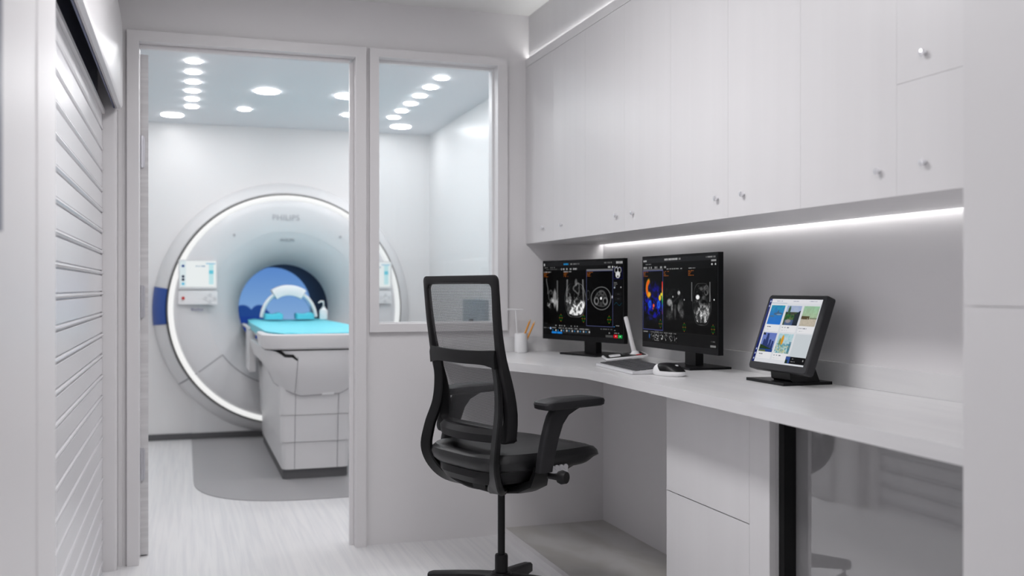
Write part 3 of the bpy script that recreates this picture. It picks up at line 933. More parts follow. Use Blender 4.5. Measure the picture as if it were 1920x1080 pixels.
# ---- blue-grey wall box in the scan room (seen through the chair mesh)
wb = thing('wall_box', 'blue-grey box on the right scan-room wall, seen through the chair mesh', 'box', (1.66, 5.9, 0.6))
bm = bmesh.new(); box(bm, 1.60, XW - 0.0125, 5.35, 5.82, 0.45, 0.972)
obj('box_body', bm, M['box'], wb, bevel=0.004)
bm = bmesh.new(); cyl(bm, (1.60, 5.60, 0.845), (1.58, 5.60, 0.845), 0.014, n=20)
obj('knob', bm, M['black2'], wb)

# ------------------------------------------------------------------ office chair
CH = Vector((0.9446, 2.98, 0.0))
ch = thing('office_chair', 'black swivel office chair with mesh back, turned towards the monitors', 'chair', CH, math.radians(17.8))
PROF = [(0.60, -0.080), (0.66, -0.076), (0.738, -0.089), (0.838, -0.119), (0.93, -0.137), (1.075, -0.153)]
def pa(z):
    if z <= PROF[0][0]: return PROF[0][1]
    pts = catmull([(a, 0, z_) for z_, a in PROF], 10)
    for p0, p1 in zip(pts, pts[1:]):
        if p1.z >= z:
            t = (z - p0.z) / (p1.z - p0.z + 1e-9); return p0.x + (p1.x - p0.x) * t
    return pts[-1].x
# mesh back frame: closed rounded loop following the curved profile
def loop_pts(hw, z0, z1, r, n=5, side=14):
    out = []
    def seg(a, b, m):
        for k in range(m): out.append((a[0] + (b[0] - a[0]) * k / m, a[1] + (b[1] - a[1]) * k / m))
    def cor(cx, cz, a0):
        for k in range(n): 
            a = math.radians(a0 + 90 * k / n); out.append((cx + r * math.cos(a), cz + r * math.sin(a)))
    seg((hw, z0 + r), (hw, z1 - r), side); cor(hw - r, z1 - r, 0)
    seg((hw - r, z1), (-hw + r, z1), 10); cor(-hw + r, z1 - r, 90)
    seg((-hw, z1 - r), (-hw, z0 + r), side); cor(-hw + r, z0 + r, 180)
    seg((-hw + r, z0), (hw - r, z0), 10); cor(hw - r, z0 + r, 270)
    return out
def sweep_loop(bm, outer, inner, front, back):
    """outer/inner: matching (b,z) loops; front/back: functions z->a"""
    rs = []
    for (bo, zo), (bi, zi) in zip(outer, inner):
        rs.append([(front(zo) - 0.002, bo, zo), (front(zi), bi, zi), (back(zi), bi, zi), (back(zo) + 0.003, bo, zo)])
    rs.append(rs[0])
    rings(bm, rs, True, False)
    bmesh.ops.remove_doubles(bm, verts=bm.verts, dist=1e-6)
thick = lambda z: interp(z, [(0.60, 0.045), (0.75, 0.036), (0.9, 0.022), (1.075, 0.016)])
bm = bmesh.new()
taper = lambda L_: [(b * interp(z, [(0.58, 0.945), (0.83, 0.955), (1.075, 1.0)]) - 0.002, z) for b, z in L_]
sweep_loop(bm, taper(loop_pts(0.205, 0.582, 1.078, 0.019)), taper(loop_pts(0.180, 0.622, 1.052, 0.020)), lambda z: pa(z), lambda z: pa(z) - thick(z))
obj('back_frame', bm, M['black2'], ch, local=True, bevel=0.0035, seg=2)
# mesh panel
bm = bmesh.new()
NZ, NB = 24, 12
rs = []
for i in range(NZ + 1):
    z = 0.615 + (1.056 - 0.615) * i / NZ
    rs.append([(pa(z) - 0.010 - 0.012 * (1 - (b / 0.18) ** 2), b, z) for b in [0.180 * interp(z, [(0.58, 0.945), (0.83, 0.955), (1.075, 1.0)]) * (-1 + 2 * j / NB) for j in range(NB + 1)]])
rings(bm, rs, close=False)
obj('mesh_panel', bm, M['mesh'], ch, local=True, label='see-through black mesh')
# lumbar support frame sweeping down to the hub
def strap(bm, path, wid, thk, closed=False):
    """flat strap: path of (a,b,z, lateral direction)"""
    rs = []
    n = len(path)
    for i, p in enumerate(path):
        d = (path[min(i + 1, n - 1)] - path[max(i - 1, 0)]).normalized()
        rs.append((p, d))
    return rs
key = [(-0.020, -0.020, 0.425), (-0.075, -0.085, 0.430), (-0.128, -0.155, 0.462), (-0.158, -0.188, 0.525), (-0.150, -0.186, 0.60), (-0.130, -0.170, 0.68), (-0.128, -0.162, 0.76), (-0.140, -0.160, 0.835)]
wids = [0.060, 0.058, 0.050, 0.043, 0.040, 0.038, 0.037, 0.040]
ths = [0.030, 0.026, 0.022, 0.019, 0.017, 0.016, 0.015, 0.014]
def strut(sgn):
    pts = catmull([(a, b, z) for a, b, z in key], 7)
    rs = []; n = len(pts); m_ = len(key) - 1
    for i, p in enumerate(pts):
        t = i / (n - 1) * m_; k = min(int(t), m_ - 1); f = t - k
        wd = wids[k] + (wids[k + 1] - wids[k]) * f; tk = ths[k] + (ths[k + 1] - ths[k]) * f
        d = (pts[min(i + 1, n - 1)] - pts[max(i - 1, 0)]).normalized()
        lat = Vector((0.25, 1, 0)); lat = (lat - d * lat.dot(d)).normalized()
        if i < 12:
            lat2 = Vector((0, 0.35, 0.9)); lat2 = Vector((-0.5, 0.6, -0.15)); 
            lat2 = (lat2 - d * lat2.dot(d)).normalized(); lat = (lat * (i / 12) + lat2 * (1 - i / 12)).normalized()
        nn = d.cross(lat).normalized()
        q = []
        for u, v in ((1, 0.6), (0.8, 1), (-0.8, 1), (-1, 0.6), (-1, -0.6), (-0.8, -1), (0.8, -1), (1, -0.6)):
            r_ = p + lat * (u * wd / 2) + nn * (v * tk / 2)
            q.append((r_.x, r_.y * sgn, r_.z))
        rs.append(q)
    return rs
bm = bmesh.new(); rings(bm, strut(1)); rings(bm, strut(-1))
# cross bar
rs = []
for k in range(17):
    b = -0.181 + 0.356 * k / 16
    zc = 0.838 - 0.006 * math.cos(b / 0.183 * PI / 2)
    a = -0.147 - 0.012 * (1 - (b / 0.183) ** 2)
    h = 0.020 + 0.016 * abs(b / 0.183) ** 5
    rs.append([(a + 0.007, b, zc - h), (a + 0.009, b, zc), (a + 0.007, b, zc + 0.020), (a - 0.006, b, zc + 0.020), (a - 0.009, b, zc), (a - 0.006, b, zc - h)])
rings(bm, rs)
obj('lumbar_frame', bm, M['black'], ch, local=True, label='glossy black forked support frame')
# lower cushion of the back (curved pad under the mesh)
bm = bmesh.new()
rs = []
for k in range(15):
    b = -0.183 + 0.366 * k / 14
    a = -0.095 - 0.055 * (1 - abs(b / 0.183) ** 2.2) 
    rs.append([(a + 0.022, b, 0.588), (a + 0.016, b, 0.618), (a - 0.004, b, 0.622), (a - 0.018, b, 0.606), (a - 0.014, b, 0.583)])
rings(bm, rs)
obj('lower_pad', bm, M['black2'], ch, local=True)
# seat
bm = bmesh.new()
def seat_ring(z, k, dz=0.0, shift=0.0):
    out = []
    for i in range(48):
        t = 2 * PI * i / 48; c, s = math.cos(t), math.sin(t)
        a = 0.035 + shift + (0.262 if c > 0 else 0.218) * k * math.copysign(abs(c) ** 0.62, c)
        b = 0.222 * k * math.copysign(abs(s) ** 0.55, s)
        if c > 0: b *= 1 - 0.05 * c
        zz = z + dz * (1 - (a - 0.035) ** 2 / 0.05) 
        if a > 0.16: zz -= (a - 0.16) ** 2 * (1.2 if z > 0.52 else -1.6)
        zz += 0.003 * (abs(b) / 0.22) ** 2 if k < 0.97 and z > 0.52 else 0
        out.append((a, b, zz))
    return out
rs = [seat_ring(0.496, 0.86), seat_ring(0.498, 0.92), seat_ring(0.508, 0.97), seat_ring(0.527, 1.0), seat_ring(0.541, 0.985), seat_ring(0.549, 0.94), seat_ring(0.552, 0.80), seat_ring(0.552, 0.5), seat_ring(0.551, 0.12)]
rings(bm, rs)
obj('seat', bm, M['seat'], ch, local=True)
bm = bmesh.new()
rings(bm, [seat_ring(0.448, 0.52, shift=-0.05), seat_ring(0.455, 0.66, shift=-0.045), seat_ring(0.475, 0.76, shift=-0.035), seat_ring(0.4955, 0.84, shift=-0.015)])
obj('seat_shell', bm, M['black2'], ch, local=True)
# tilt mechanism and hub
bm = bmesh.new()
rs = []
for a, hb, z0, z1 in ((-0.085, 0.035, 0.418, 0.445), (-0.05, 0.05, 0.405, 0.450), (0.0, 0.055, 0.402, 0.455), (0.06, 0.055, 0.408, 0.460), (0.11, 0.045, 0.425, 0.458), (0.125, 0.03, 0.435, 0.452)):
    rs.append([(a, x, z) for x, z in rrect(2 * hb, z1 - z0, min(hb, (z1 - z0)) * 0.45, 4, 0, (z0 + z1) / 2)])
rings(bm, rs)
obj('tilt_mechanism', bm, M['black'], ch, local=True)
# arms
for sg in (-1, 1):
    bm = bmesh.new()
    rs = []
    for a, b, z, wd, dp in ((0.005, 0.05, 0.420, 0.03, 0.075), (0.0, 0.13, 0.432, 0.026, 0.07), (-0.008, 0.20, 0.460, 0.024, 0.062), (-0.030, 0.240, 0.492, 0.022, 0.054), (-0.034, 0.252, 0.515, 0.022, 0.048)):
        rs.append([(a + dp / 2 * ux, sg * (b + wd / 2 * uy * 0.5), z + wd / 2 * uz) for ux, uy, uz in ((1, 0.6, -0.8), (0.6, 0, -1), (-0.6, 0, -1), (-1, 0.6, -0.8), (-1, -0.6, 0.8), (-0.6, 0, 1), (0.6, 0, 1), (1, -0.6, 0.8))])
    rings(bm, rs)
    obj('arm_bracket', bm, M['black'], ch, local=True)
    bm = bmesh.new()
    rs = []
    for a0, a1, z in ((-0.060, -0.010, 0.505), (-0.054, -0.002, 0.545), (-0.042, 0.014, 0.600), (-0.030, 0.030, 0.640), (-0.020, 0.052, 0.666), (-0.010, 0.082, 0.680), (-0.008, 0.105, 0.6885)):
        rs.append([(x, sg * 0.262 + y, z) for x, y in rrect(a1 - a0, 0.030, 0.009, 4, (a0 + a1) / 2, 0)])
    rings(bm, rs)
    obj('arm_post', bm, M['arm'], ch, local=True)
    bm = bmesh.new()
    rs = []
    for z, k in ((0.6895, 0.90), (0.694, 0.98), (0.706, 1.0), (0.712, 0.97), (0.7145, 0.88), (0.7155, 0.5)):
        ring_ = []
        for x, y in rrect(0.228 * k, 0.088 * k if k > 0.8 else 0.05, 0.026 * k, 6, 0.062, 0):
            zz = z - 0.006 * ((x - 0.062) / 0.12) ** 2 + (0.003 if x > 0 else 0)
            ring_.append((x, sg * 0.262 + y, zz))
        rs.append(ring_)
    rings(bm, rs)
    obj('armrest_pad', bm, M['arm'], ch, local=True)
bm = bmesh.new()
tube(bm, [(-0.01, -0.20, 0.487), (0.004, -0.255, 0.487), (0.012, -0.275, 0.487)], [0.008, 0.009, 0.011], 14)
tube(bm, [(0.012, -0.272, 0.487), (0.017, -0.282, 0.487), (0.022, -0.297, 0.487)], [0.017, 0.021, 0.017], 20)
obj('adjust_knob', bm, M['black2'], ch, local=True)
bm = bmesh.new()
for a in (0.045, 0.062, 0.079, 0.096):
    tube(bm, [(a - .015, -0.195, 0.499), (a - .015, -0.222, 0.503)], 0.0085, 10)
box(bm, 0.023, 0.089, -0.221, -0.17, 0.487, 0.507)
obj('height_lever', bm, M['lever'], ch, local=True, bevel=0.001, label='pale translucent lever under the seat')
# column and base
bm = bmesh.new(); cyl(bm, (0, 0, 0.19), (0, 0, 0.41), 0.0115, n=24)
obj('gas_column', bm, M['black'], ch, local=True)
bm = bmesh.new(); lathe(bm, [(0.0, 0.13), (0.0205, 0.13), (0.0205, 0.200), (0.0185, 0.205), (0.0, 0.205)], (0, 0, 0), 'z', 28)
obj('column_sleeve', bm, M['black2'], ch, local=True)
bm = bmesh.new(); lathe(bm, [(0.0, 0.085), (0.034, 0.088), (0.038, 0.10), (0.038, 0.135), (0.030, 0.150), (0.0, 0.152)], (0, 0, 0), 'z', 32)
obj('base_hub', bm, M['black'], ch, local=True)
for k in range(5):
    a = math.radians(54 - 17.8 + 72 * k); c, s = math.cos(a), math.sin(a)
    bm = bmesh.new()
    rs = []
    for r, hw, z0, z1 in ((0.02, 0.024, 0.098, 0.146), (0.10, 0.022, 0.090, 0.136), (0.20, 0.019, 0.082, 0.120), (0.285, 0.017, 0.076, 0.105), (0.292, 0.015, 0.078, 0.103)):
        rs.append([(r * c - u * s, r * s + u * c, z) for u, z in ((-hw, z0), (hw, z0), (hw, z1 - 0.006), (hw * 0.6, z1), (-hw * 0.6, z1), (-hw, z1 - 0.006))])
    rings(bm, rs)
    lg = obj('base_leg', bm, M['black2'], ch, local=True)
    bm = bmesh.new()
    x, y = 0.272 * c, 0.272 * s
    for u in (-0.017, 0.005):
        cyl(bm, (x - u * s, y + u * c, 0.0272), (x - (u + 0.012) * s, y + (u + 0.012) * c, 0.0272), 0.0270, n=24)
    tube(bm, [(x, y, 0.03), (x, y, 0.080)], 0.006, 10)
    cw = obj('caster', bm, M['black'], lg, local=True)

# ------------------------------------------------------------------ monitors
def mri_texture(p, mask, n1, lo, hi, seed):
    n = p.noise(n1, seed, 4)
    v = lo + (hi - lo) * np.clip((n - 0.32) * 2.6, 0, 1)
    p.a = p.a * (1 - mask[..., None]) + v[..., None] * mask[..., None]

def marker(p, cx, cy):
    p.frame(cx - 0.015, cy - 0.036, cx + 0.015, cy + 0.036, (0.03, 0.42, 0.08), 0.003)
    for dx, dy in ((0.019, 0), (-0.019, 0), (0, 0.046), (0, -0.046)):
        p.blend(p.ell(cx + dx, cy + dy, 0.0035, 0.0055, 0.7), (0.75, 0.42, 0.1))
    p.blend(p.ell(cx, cy, 0.003, 0.005, 0.7), (0.75, 0.42, 0.1))

def body(p, cx, cy, rx, ry, seed, bright):
    wave = rx * (1 + 0.12 * np.cos((p.yy - cy) / ry * 3.0))
    d = np.sqrt(((p.xx - cx) / wave) ** 4 + ((p.yy - cy) / ry) ** 4)
    edge = np.clip(1 - np.abs(d - 0.93) / 0.12, 0, 1) * (0.35 + 0.65 * p.noise(14, seed + 9, 2)) * (p.yy > cy - ry * 0.97)
    inner = np.clip((0.82 - d) / 0.08, 0, 1)
    n = p.noise(34, seed, 4)
    v = np.clip((n - 0.42) * 3.4, 0, 1)
    low = np.clip((p.yy - (cy - 0.08 * ry)) / (0.25 * ry), 0, 1)
    v = v * (0.45 + 0.55 * low) * bright
    v = v + inner * low * 0.28 * bright * (0.3 + p.noise(40, seed + 3, 2))
    val = np.maximum(inner * v, edge * 0.75 * bright)
    m_ = np.clip(np.maximum(inner, edge), 0, 1)
    p.a = p.a * (1 - m_[..., None]) + np.clip(val, 0, 1)[..., None] * m_[..., None]

W1, H1 = 960, 580
# left monitor picture
p = Pic(W1, H1, (0, 0, 0))
p.rect(0, 0, 1, 0.055, (0.12, 0.12, 0.13)); p.rect(0, 0.055, 1, 0.115, (0.055, 0.055, 0.06))
p.blend(p.ell(0.012, 0.03, 0.008, 0.018, 0.4), (0.8, 0.8, 0.8))
p.dashes(0.275, 0.018, 0.33, 0.022, (0.1, 0.55, 0.8), 3, 1.0, 0.012); p.dashes(0.35, 0.02, 0.385, 0.018, (0.55, 0.55, 0.55), 5)
p.dashes(0.40, 0.02, 0.50, 0.018, (0.5, 0.5, 0.5), 6)
p.dashes(0.77, 0.015, 0.88, 0.02, (0.45, 0.45, 0.45), 7); p.dashes(0.90, 0.012, 1, 0.03, (0.7, 0.7, 0.7), 8, 0.8, 0.014)
p.dashes(0.01, 0.064, 0.16, 0.013, (0.45, 0.45, 0.45), 9, 0.5); p.dashes(0.04, 0.09, 0.23, 0.012, (0.3, 0.3, 0.3), 10, 0.8)
p.dashes(0.24, 0.085, 0.48, 0.024, (0.7, 0.7, 0.7), 11, 0.6, 0.011); p.dashes(0.83, 0.07, 0.88, 0.025, (0.8, 0.8, 0.8), 12, 0.9, 0.015)
for x in (0.0, 0.27):
    p.dashes(x + 0.003, 0.125, x + 0.10, 0.014, (0.6, 0.6, 0.6), int(x * 50) + 13, 0.8)
# sagittal torso
n = p.noise(22, 31, 4)
sag = np.clip((0.085 - np.abs(p.xx - 0.125 - 0.02 * np.sin((p.yy - .2) * 9))) / 0.01, 0, 1) * np.clip((p.yy - 0.40) / 0.05, 0, 1) * np.clip((0.66 - p.yy - 0.9 * np.abs(p.xx - 0.10)) / 0.02, 0, 1)
p.blend(sag, (0, 0, 0)); p.a += (sag * np.clip((n - 0.42) * 3, 0, 0.8) * 0.9)[..., None]
p.blend(np.clip((0.012 - np.abs(p.xx - 0.19)) / 0.006, 0, 1) * ((p.yy > 0.25) & (p.yy < 0.62)) * 0.55, (0.6, 0.6, 0.6))
p.blend(np.clip((0.006 - np.abs(p.xx - 0.052 - 0.01 * np.sin(p.yy * 20))) / 0.004, 0, 1) * ((p.yy > 0.22) & (p.yy < 0.44)) * 0.8, (0.55, 0.55, 0.55))
p.blend(p.ell(0.155, 0.50, 0.022, 0.13, 0.4) * 0.7, (0.72, 0.72, 0.72)); p.blend(p.ell(0.187, 0.60, 0.012, 0.08, 0.4) * 0.8, (0.7, 0.7, 0.7))
p.blend(p.ring(0.10, 0.46, 0.03, 0.07, 0.3) * 0.6, (0.5, 0.5, 0.5))
# coronal torso
body(p, 0.425, 0.52, 0.125, 0.235, 40, 0.95)
p.blend(p.ell(0.40, 0.34, 0.06, 0.09, 0.5) * 0.85, (0.02, 0.02, 0.02))
for dx, t in ((-0.105, 0.012), (0.098, 0.012)):
    p.blend(np.clip((t - np.abs(p.xx - 0.425 - dx - 0.03 * dx / abs(dx) * (p.yy - .3))) / 0.006, 0, 1) * ((p.yy > 0.24) & (p.yy < 0.55)) * 0.7 * (0.4 + 0.6 * p.noise(10, 3, 2)), (0.75, 0.75, 0.75))
p.blend(p.ring(0.445, 0.36, 0.035, 0.06, 0.35, 0.2) * 0.7, (0.6, 0.6, 0.6)); p.blend(p.ell(0.435, 0.28, 0.016, 0.05, 0.5) * 0.6, (0.6, 0.6, 0.6))
# axial pane
p.rect(0.568, 0.105, 0.885, 0.13, (0.45, 0.45, 0.46)); p.rect(0.570, 0.13, 0.883, 0.855, (0, 0, 0)); p.frame(0.566, 0.128, 0.886, 0.86, (0.30, 0.32, 0.48), 0.0035)
cx, cy = 0.745, 0.49
p.blend(p.ring(cx, cy, 0.118, 0.148, 0.07, 0.02) * 0.8, (0.62, 0.62, 0.62)); p.blend(p.ring(cx, cy + 0.01, 0.075, 0.10, 0.16, 0.08, 1) * 0.6, (0.5, 0.5, 0.5))
p.blend(p.ell(cx, cy - 0.05, 0.05, 0.05, 0.7) * 0.5 * (p.noise(20, 8) > 0.45), (0.5, 0.5, 0.5))
for dx in (-0.055, 0.05):
    p.blend(p.ring(cx + dx, cy + 0.035, 0.024, 0.042, 0.5) * 0.8, (0.6, 0.6, 0.6))
p.blend(p.ell(cx, cy, 0.012, 0.02, 0.6), (1, 1, 1)); p.blend(p.ell(cx, cy + 0.07, 0.02, 0.03, 0.6) * 0.5, (0.45, 0.45, 0.45))
p.blend(p.ring(0.588, 0.45, 0.020, 0.06, 0.15) * 0.6, (0.5, 0.5, 0.5)); p.blend(p.ell(0.878, 0.47, 0.006, 0.02, 0.6), (0.8, 0.8, 0.85))
for x in (0.005, 0.275, 0.575):
    for i in range(4):
        p.dashes(x, 0.142 + 0.017 * i, x + (0.065, 0.04, 0.03, 0.055)[i], 0.0085, (0.62, 0.34, 0.10), i + int(x * 90), 0.85, 0.0045)
for cx in (0.237, 0.53, 0.842): marker(p, cx, 0.765)
# bottom strips
p.rect(0, 0.86, 0.89, 1, (0.05, 0.05, 0.055)); p.dashes(0.01, 0.845, 0.05, 0.008, (0.3, 0.3, 0.3), 3)
p.dashes(0.10, 0.865, 0.47, 0.016, (0.6, 0.6, 0.6), 20, 0.45, 0.012)
p.dashes(0.0, 0.905, 0.08, 0.012, (0.45, 0.45, 0.45), 21)
for i in range(7):
    x = 0.115 + 0.072 * i
    p.rect(x, 0.895, x + 0.066, 0.975, (0.16, 0.16, 0.17) if i > 1 else (0.02, 0.02, 0.02)); p.dashes(x + 0.004, 0.90, x + 0.06, 0.012, (0.6, 0.6, 0.6), 30 + i)
    p.blend(p.ell(x + 0.014, 0.94, 0.006, 0.01, 0.5), (0.1, 0.5, 0.75)); p.blend(p.ell(x + 0.056, 0.94, 0.008, 0.014, 0.5), (0.8, 0.8, 0.8))
    if i < 2: p.rect(x, 0.957, x + 0.066, 0.985, (0.1, 0.5, 0.85))
p.blend(p.ell(0.098, 0.915, 0.012, 0.016, 0.4), (0.6, 0.7, 0.85))
p.dashes(0.74, 0.885, 0.88, 0.014, (0.4, 0.4, 0.4), 41, 0.5); p.dashes(0.83, 0.93, 0.87, 0.018, (0.6, 0.6, 0.6), 42)
p.rect(0.80, 0.965, 0.885, 0.995, (0.3, 0.3, 0.3))
# right column
p.rect(0.89, 0.055, 1, 1, (0.03, 0.03, 0.035)); p.dashes(0.90, 0.075, 0.93, 0.014, (0.7, 0.7, 0.7), 50)
p.rect(0.895, 0.095, 0.992, 0.235, (0, 0, 0)); p.frame(0.893, 0.093, 0.994, 0.238, (0.07, 0.09, 0.38), 0.003)
p.blend(p.ring(0.925, 0.125, 0.018, 0.035, 0.35), (0.75, 0.75, 0.75)); p.blend(p.ring(0.962, 0.125, 0.018, 0.035, 0.35), (0.75, 0.75, 0.75)); p.blend(p.ell(0.943, 0.185, 0.027, 0.045, 0.3), (0.85, 0.85, 0.85))
p.blend(p.ell(0.943, 0.205, 0.008, 0.012, 0.5), (0.05, 0.05, 0.05))
for i in range(3): p.dashes(0.898, 0.28 + 0.02 * i, 0.94 - 0.01 * i, 0.009, (0.5, 0.5, 0.5), 60 + i)
p.blend(p.ell(0.905, 0.35, 0.008, 0.011, 0.4), (0.7, 0.75, 0.8)); p.blend(p.ell(0.978, 0.345, 0.006, 0.011, 0.4), (0.7, 0.7, 0.7))
for y in (0.41, 0.47): p.rect(0.905, y, 0.985, y + 0.045, (0.07, 0.07, 0.08)); p.dashes(0.925, y + 0.018, 0.965, 0.01, (0.25, 0.25, 0.25), 5)
p.blend(np.clip(1 - np.abs(p.yy - 0.56 + 0.018 * np.sin(p.xx * 90)) / 0.004, 0, 1) * ((p.xx > 0.9) & (p.xx < 0.99)), (0.05, 0.4, 0.5))
p.dashes(0.90, 0.835, 0.96, 0.010, (0.6, 0.6, 0.6), 70); p.rect(0.895, 0.85, 0.905, 0.858, (0.2, 0.6, 0.9)); p.dashes(0.90, 0.895, 0.93, 0.012, (0.5, 0.5, 0.5), 71); p.dashes(0.90, 0.93, 0.96, 0.012, (0.6, 0.6, 0.6), 72)
p.rect(0.895, 0.955, 0.942, 0.998, (0.80, 0.05, 0.12)); p.rect(0.945, 0.955, 0.994, 0.998, (0.05, 0.60, 0.25))
p.rect(0.915, 0.965, 0.925, 0.985, (0.95, 0.7, 0.7)); p.rect(0.965, 0.965, 0.975, 0.985, (0.7, 0.95, 0.8))
m_mon1 = emit_img('left_monitor_picture', p.image('left_monitor'), 0.82)

# right monitor picture
p = Pic(W1, H1, (0, 0, 0))
p.rect(0, 0, 1, 0.055, (0.13, 0.13, 0.14)); p.rect(0, 0.055, 1, 0.14, (0.04, 0.04, 0.045))
p.dashes(0.01, 0.02, 0.05, 0.022, (0.8, 0.8, 0.8), 1, 0.8, 0.012); p.dashes(0.32, 0.012, 0.54, 0.022, (0.75, 0.75, 0.75), 2, 0.75)
p.dashes(0.86, 0.012, 0.97, 0.018, (0.6, 0.6, 0.6), 3); p.rect(0.93, 0.05, 0.99, 0.07, (0.6, 0.6, 0.6)); p.dashes(0.93, 0.09, 0.99, 0.02, (0.75, 0.75, 0.75), 4, 0.7, 0.012)
p.dashes(0.01, 0.065, 0.12, 0.012, (0.5, 0.5, 0.5), 5, 0.5); p.dashes(0.01, 0.10, 0.35, 0.024, (0.65, 0.65, 0.65), 6, 0.6, 0.01)
p.rect(0, 0.128, 0.30, 0.146, (0.35, 0.35, 0.36)); p.dashes(0.34, 0.128, 0.57, 0.014, (0.6, 0.6, 0.6), 7, 0.6); p.dashes(0.64, 0.128, 0.73, 0.012, (0.6, 0.6, 0.6), 8)
p.frame(0, 0.146, 0.30, 0.855, (0.28, 0.30, 0.55), 0.005)
n = p.noise(46, 5, 2); blob = p.ell(0.155, 0.52, 0.145, 0.22, 0.4)
v = np.clip((n - 0.40) * 3.2, 0, 1) * blob
p.a += np.stack([v * 0.02, v * 0.03, v * 0.62], -1)
p.blend(p.ell(0.155, 0.40, 0.10, 0.08, 0.7) * 0.5, (0.05, 0.02, 0.35))
for cx, cy in ((0.105, 0.55), (0.235, 0.55)):
    p.blend(p.ell(cx, cy, 0.030, 0.062, 0.5) * 0.9, (0.03, 0.15, 0.80)); p.blend(p.ring(cx + 0.003, cy, 0.014, 0.035, 0.45) * 0.8, (0.1, 0.55, 0.95))
p.blend(p.ell(0.163, 0.565, 0.014, 0.022, 0.5), (0.95, 0.35, 0.15)); p.blend(p.ell(0.155, 0.60, 0.008, 0.012, 0.5), (0.75, 0.35, 0.1))
cr = p.ring(0.100, 0.36, 0.040, 0.085, 0.55) * np.clip((0.115 - p.xx) / 0.03, 0, 1)
p.blend(np.clip(cr * 1.6, 0, 1), (0.98, 0.75, 0.1)); p.blend(np.clip(cr * 1.6 - 0.6, 0, 1), (0.95, 0.15, 0.05))
p.blend(p.ell(0.098, 0.43, 0.022, 0.028, 0.6), (0.95, 0.70, 0.12)); p.blend(p.ell(0.255, 0.47, 0.018, 0.035, 0.6), (0.95, 0.80, 0.15)); p.blend(p.ell(0.275, 0.43, 0.012, 0.02, 0.6), (0.9, 0.85, 0.2))
bar = (p.xx > 0.284) & (p.xx < 0.297) & (p.yy > 0.28) & (p.yy < 0.66)
t = np.clip((p.yy - 0.28) / 0.38, 0, 1)
jet = np.stack([np.interp(t, [0, .2, .4, .6, .75, 1], [0.9, 1, 0.9, 0.1, 0.1, 0.4]), np.interp(t, [0, .2, .4, .6, .75, 1], [0.15, 0.35, 0.85, 0.7, 0.3, 0.1]), np.interp(t, [0, .4, .6, .75, 1], [0.05, 0.1, 0.2, 0.75, 0.3])], -1)
p.a = np.where(bar[..., None], jet, p.a)
# pane 2
for cx, cy, rx, ry, c in ((0.39, 0.52, 0.032, 0.04, 0.85), (0.425, 0.57, 0.012, 0.06, 0.6), (0.52, 0.41, 0.018, 0.024, 1.0), (0.44, 0.455, 0.010, 0.012, 0.9), (0.39, 0.66, 0.04, 0.06, 0.22), (0.52, 0.58, 0.016, 0.05, 0.5), (0.47, 0.63, 0.014, 0.075, 0.3), (0.56, 0.64, 0.03, 0.05, 0.35), (0.55, 0.53, 0.03, 0.05, 0.25), (0.592, 0.487, 0.006, 0.01, 1.0)):
    p.blend(p.ell(cx, cy, rx, ry, 0.7) * (0.5 + 0.5 * p.noise(60, int(cx * 99), 2)), (c, c, c))
band = np.clip(1 - np.abs((p.yy - 0.52) + 0.9 * (p.xx - 0.44)) / 0.02, 0, 1) * ((p.xx > 0.4) & (p.xx < 0.54)) * 0.3
p.blend(band, (0.4, 0.4, 0.4))
nz = p.noise(60, 77, 2) * ((p.xx > 0.345) & (p.xx < 0.58) & (p.yy > 0.36) & (p.yy < 0.72)); p.a += (np.clip(nz - 0.5, 0, 1) * 0.35)[..., None]
# pane 3
body(p, 0.815, 0.53, 0.105, 0.235, 90, 0.75)
for dx in (-0.125, 0.100):
    p.blend(np.clip((0.008 - np.abs(p.xx - 0.815 - dx)) / 0.004, 0, 1) * ((p.yy > 0.29) & (p.yy < 0.5)) * 0.7, (0.6, 0.6, 0.6))
p.blend(p.ell(0.765, 0.455, 0.024, 0.026, 0.5), (1, 1, 1)); p.blend(p.ring(0.87, 0.38, 0.025, 0.05, 0.3) * 0.6, (0.55, 0.55, 0.55)); p.blend(p.ell(0.965, 0.48, 0.006, 0.01, 0.5), (1, 1, 1)); p.blend(p.ell(0.85, 0.64, 0.02, 0.05, 0.5) * 0.6, (0.8, 0.8, 0.8))
for x in (0.005, 0.31, 0.645):
    for i in range(4):
        p.dashes(x, 0.158 + 0.017 * i, x + (0.07, 0.035, 0.03, 0.07)[i], 0.0085, (0.62, 0.34, 0.10), i + int(x * 90), 0.85, 0.0045)
for cx in (0.263, 0.592, 0.952): marker(p, cx, 0.775 + 0.02 * (cx > 0.3))
p.rect(0, 0.865, 1, 1, (0.05, 0.05, 0.055)); p.rect(0.18, 0.86, 1, 0.868, (0.1, 0.1, 0.1))
p.dashes(0.01, 0.872, 0.07, 0.014, (0.6, 0.6, 0.6), 80)
for i in range(6):
    x = 0.112 + 0.067 * i
    p.rect(x, 0.885, x + 0.060, 0.975, (0, 0, 0)); p.dashes(x, 0.872, x + 0.05, 0.012, (0.5, 0.5, 0.5), 81 + i)
    q = np.clip((p.noise(110, 200 + i, 3) - 0.50) * 5, 0, 1) * p.ell(x + 0.03, 0.93, 0.026, 0.04, 0.4); p.blend(q, (0.75, 0.75, 0.75))
p.frame(0.175, 0.882, 0.240, 0.978, (0.6, 0.6, 0.6), 0.003); p.rect(0.178, 0.862, 0.237, 0.88, (0.3, 0.3, 0.3))
p.blend(p.ell(0.10, 0.93, 0.006, 0.03, 0.5), (0.2, 0.4, 0.7)); p.dashes(0.93, 0.92, 0.975, 0.014, (0.4, 0.4, 0.4), 90); p.rect(0.92, 0.965, 0.985, 0.988, (0.5, 0.5, 0.5))
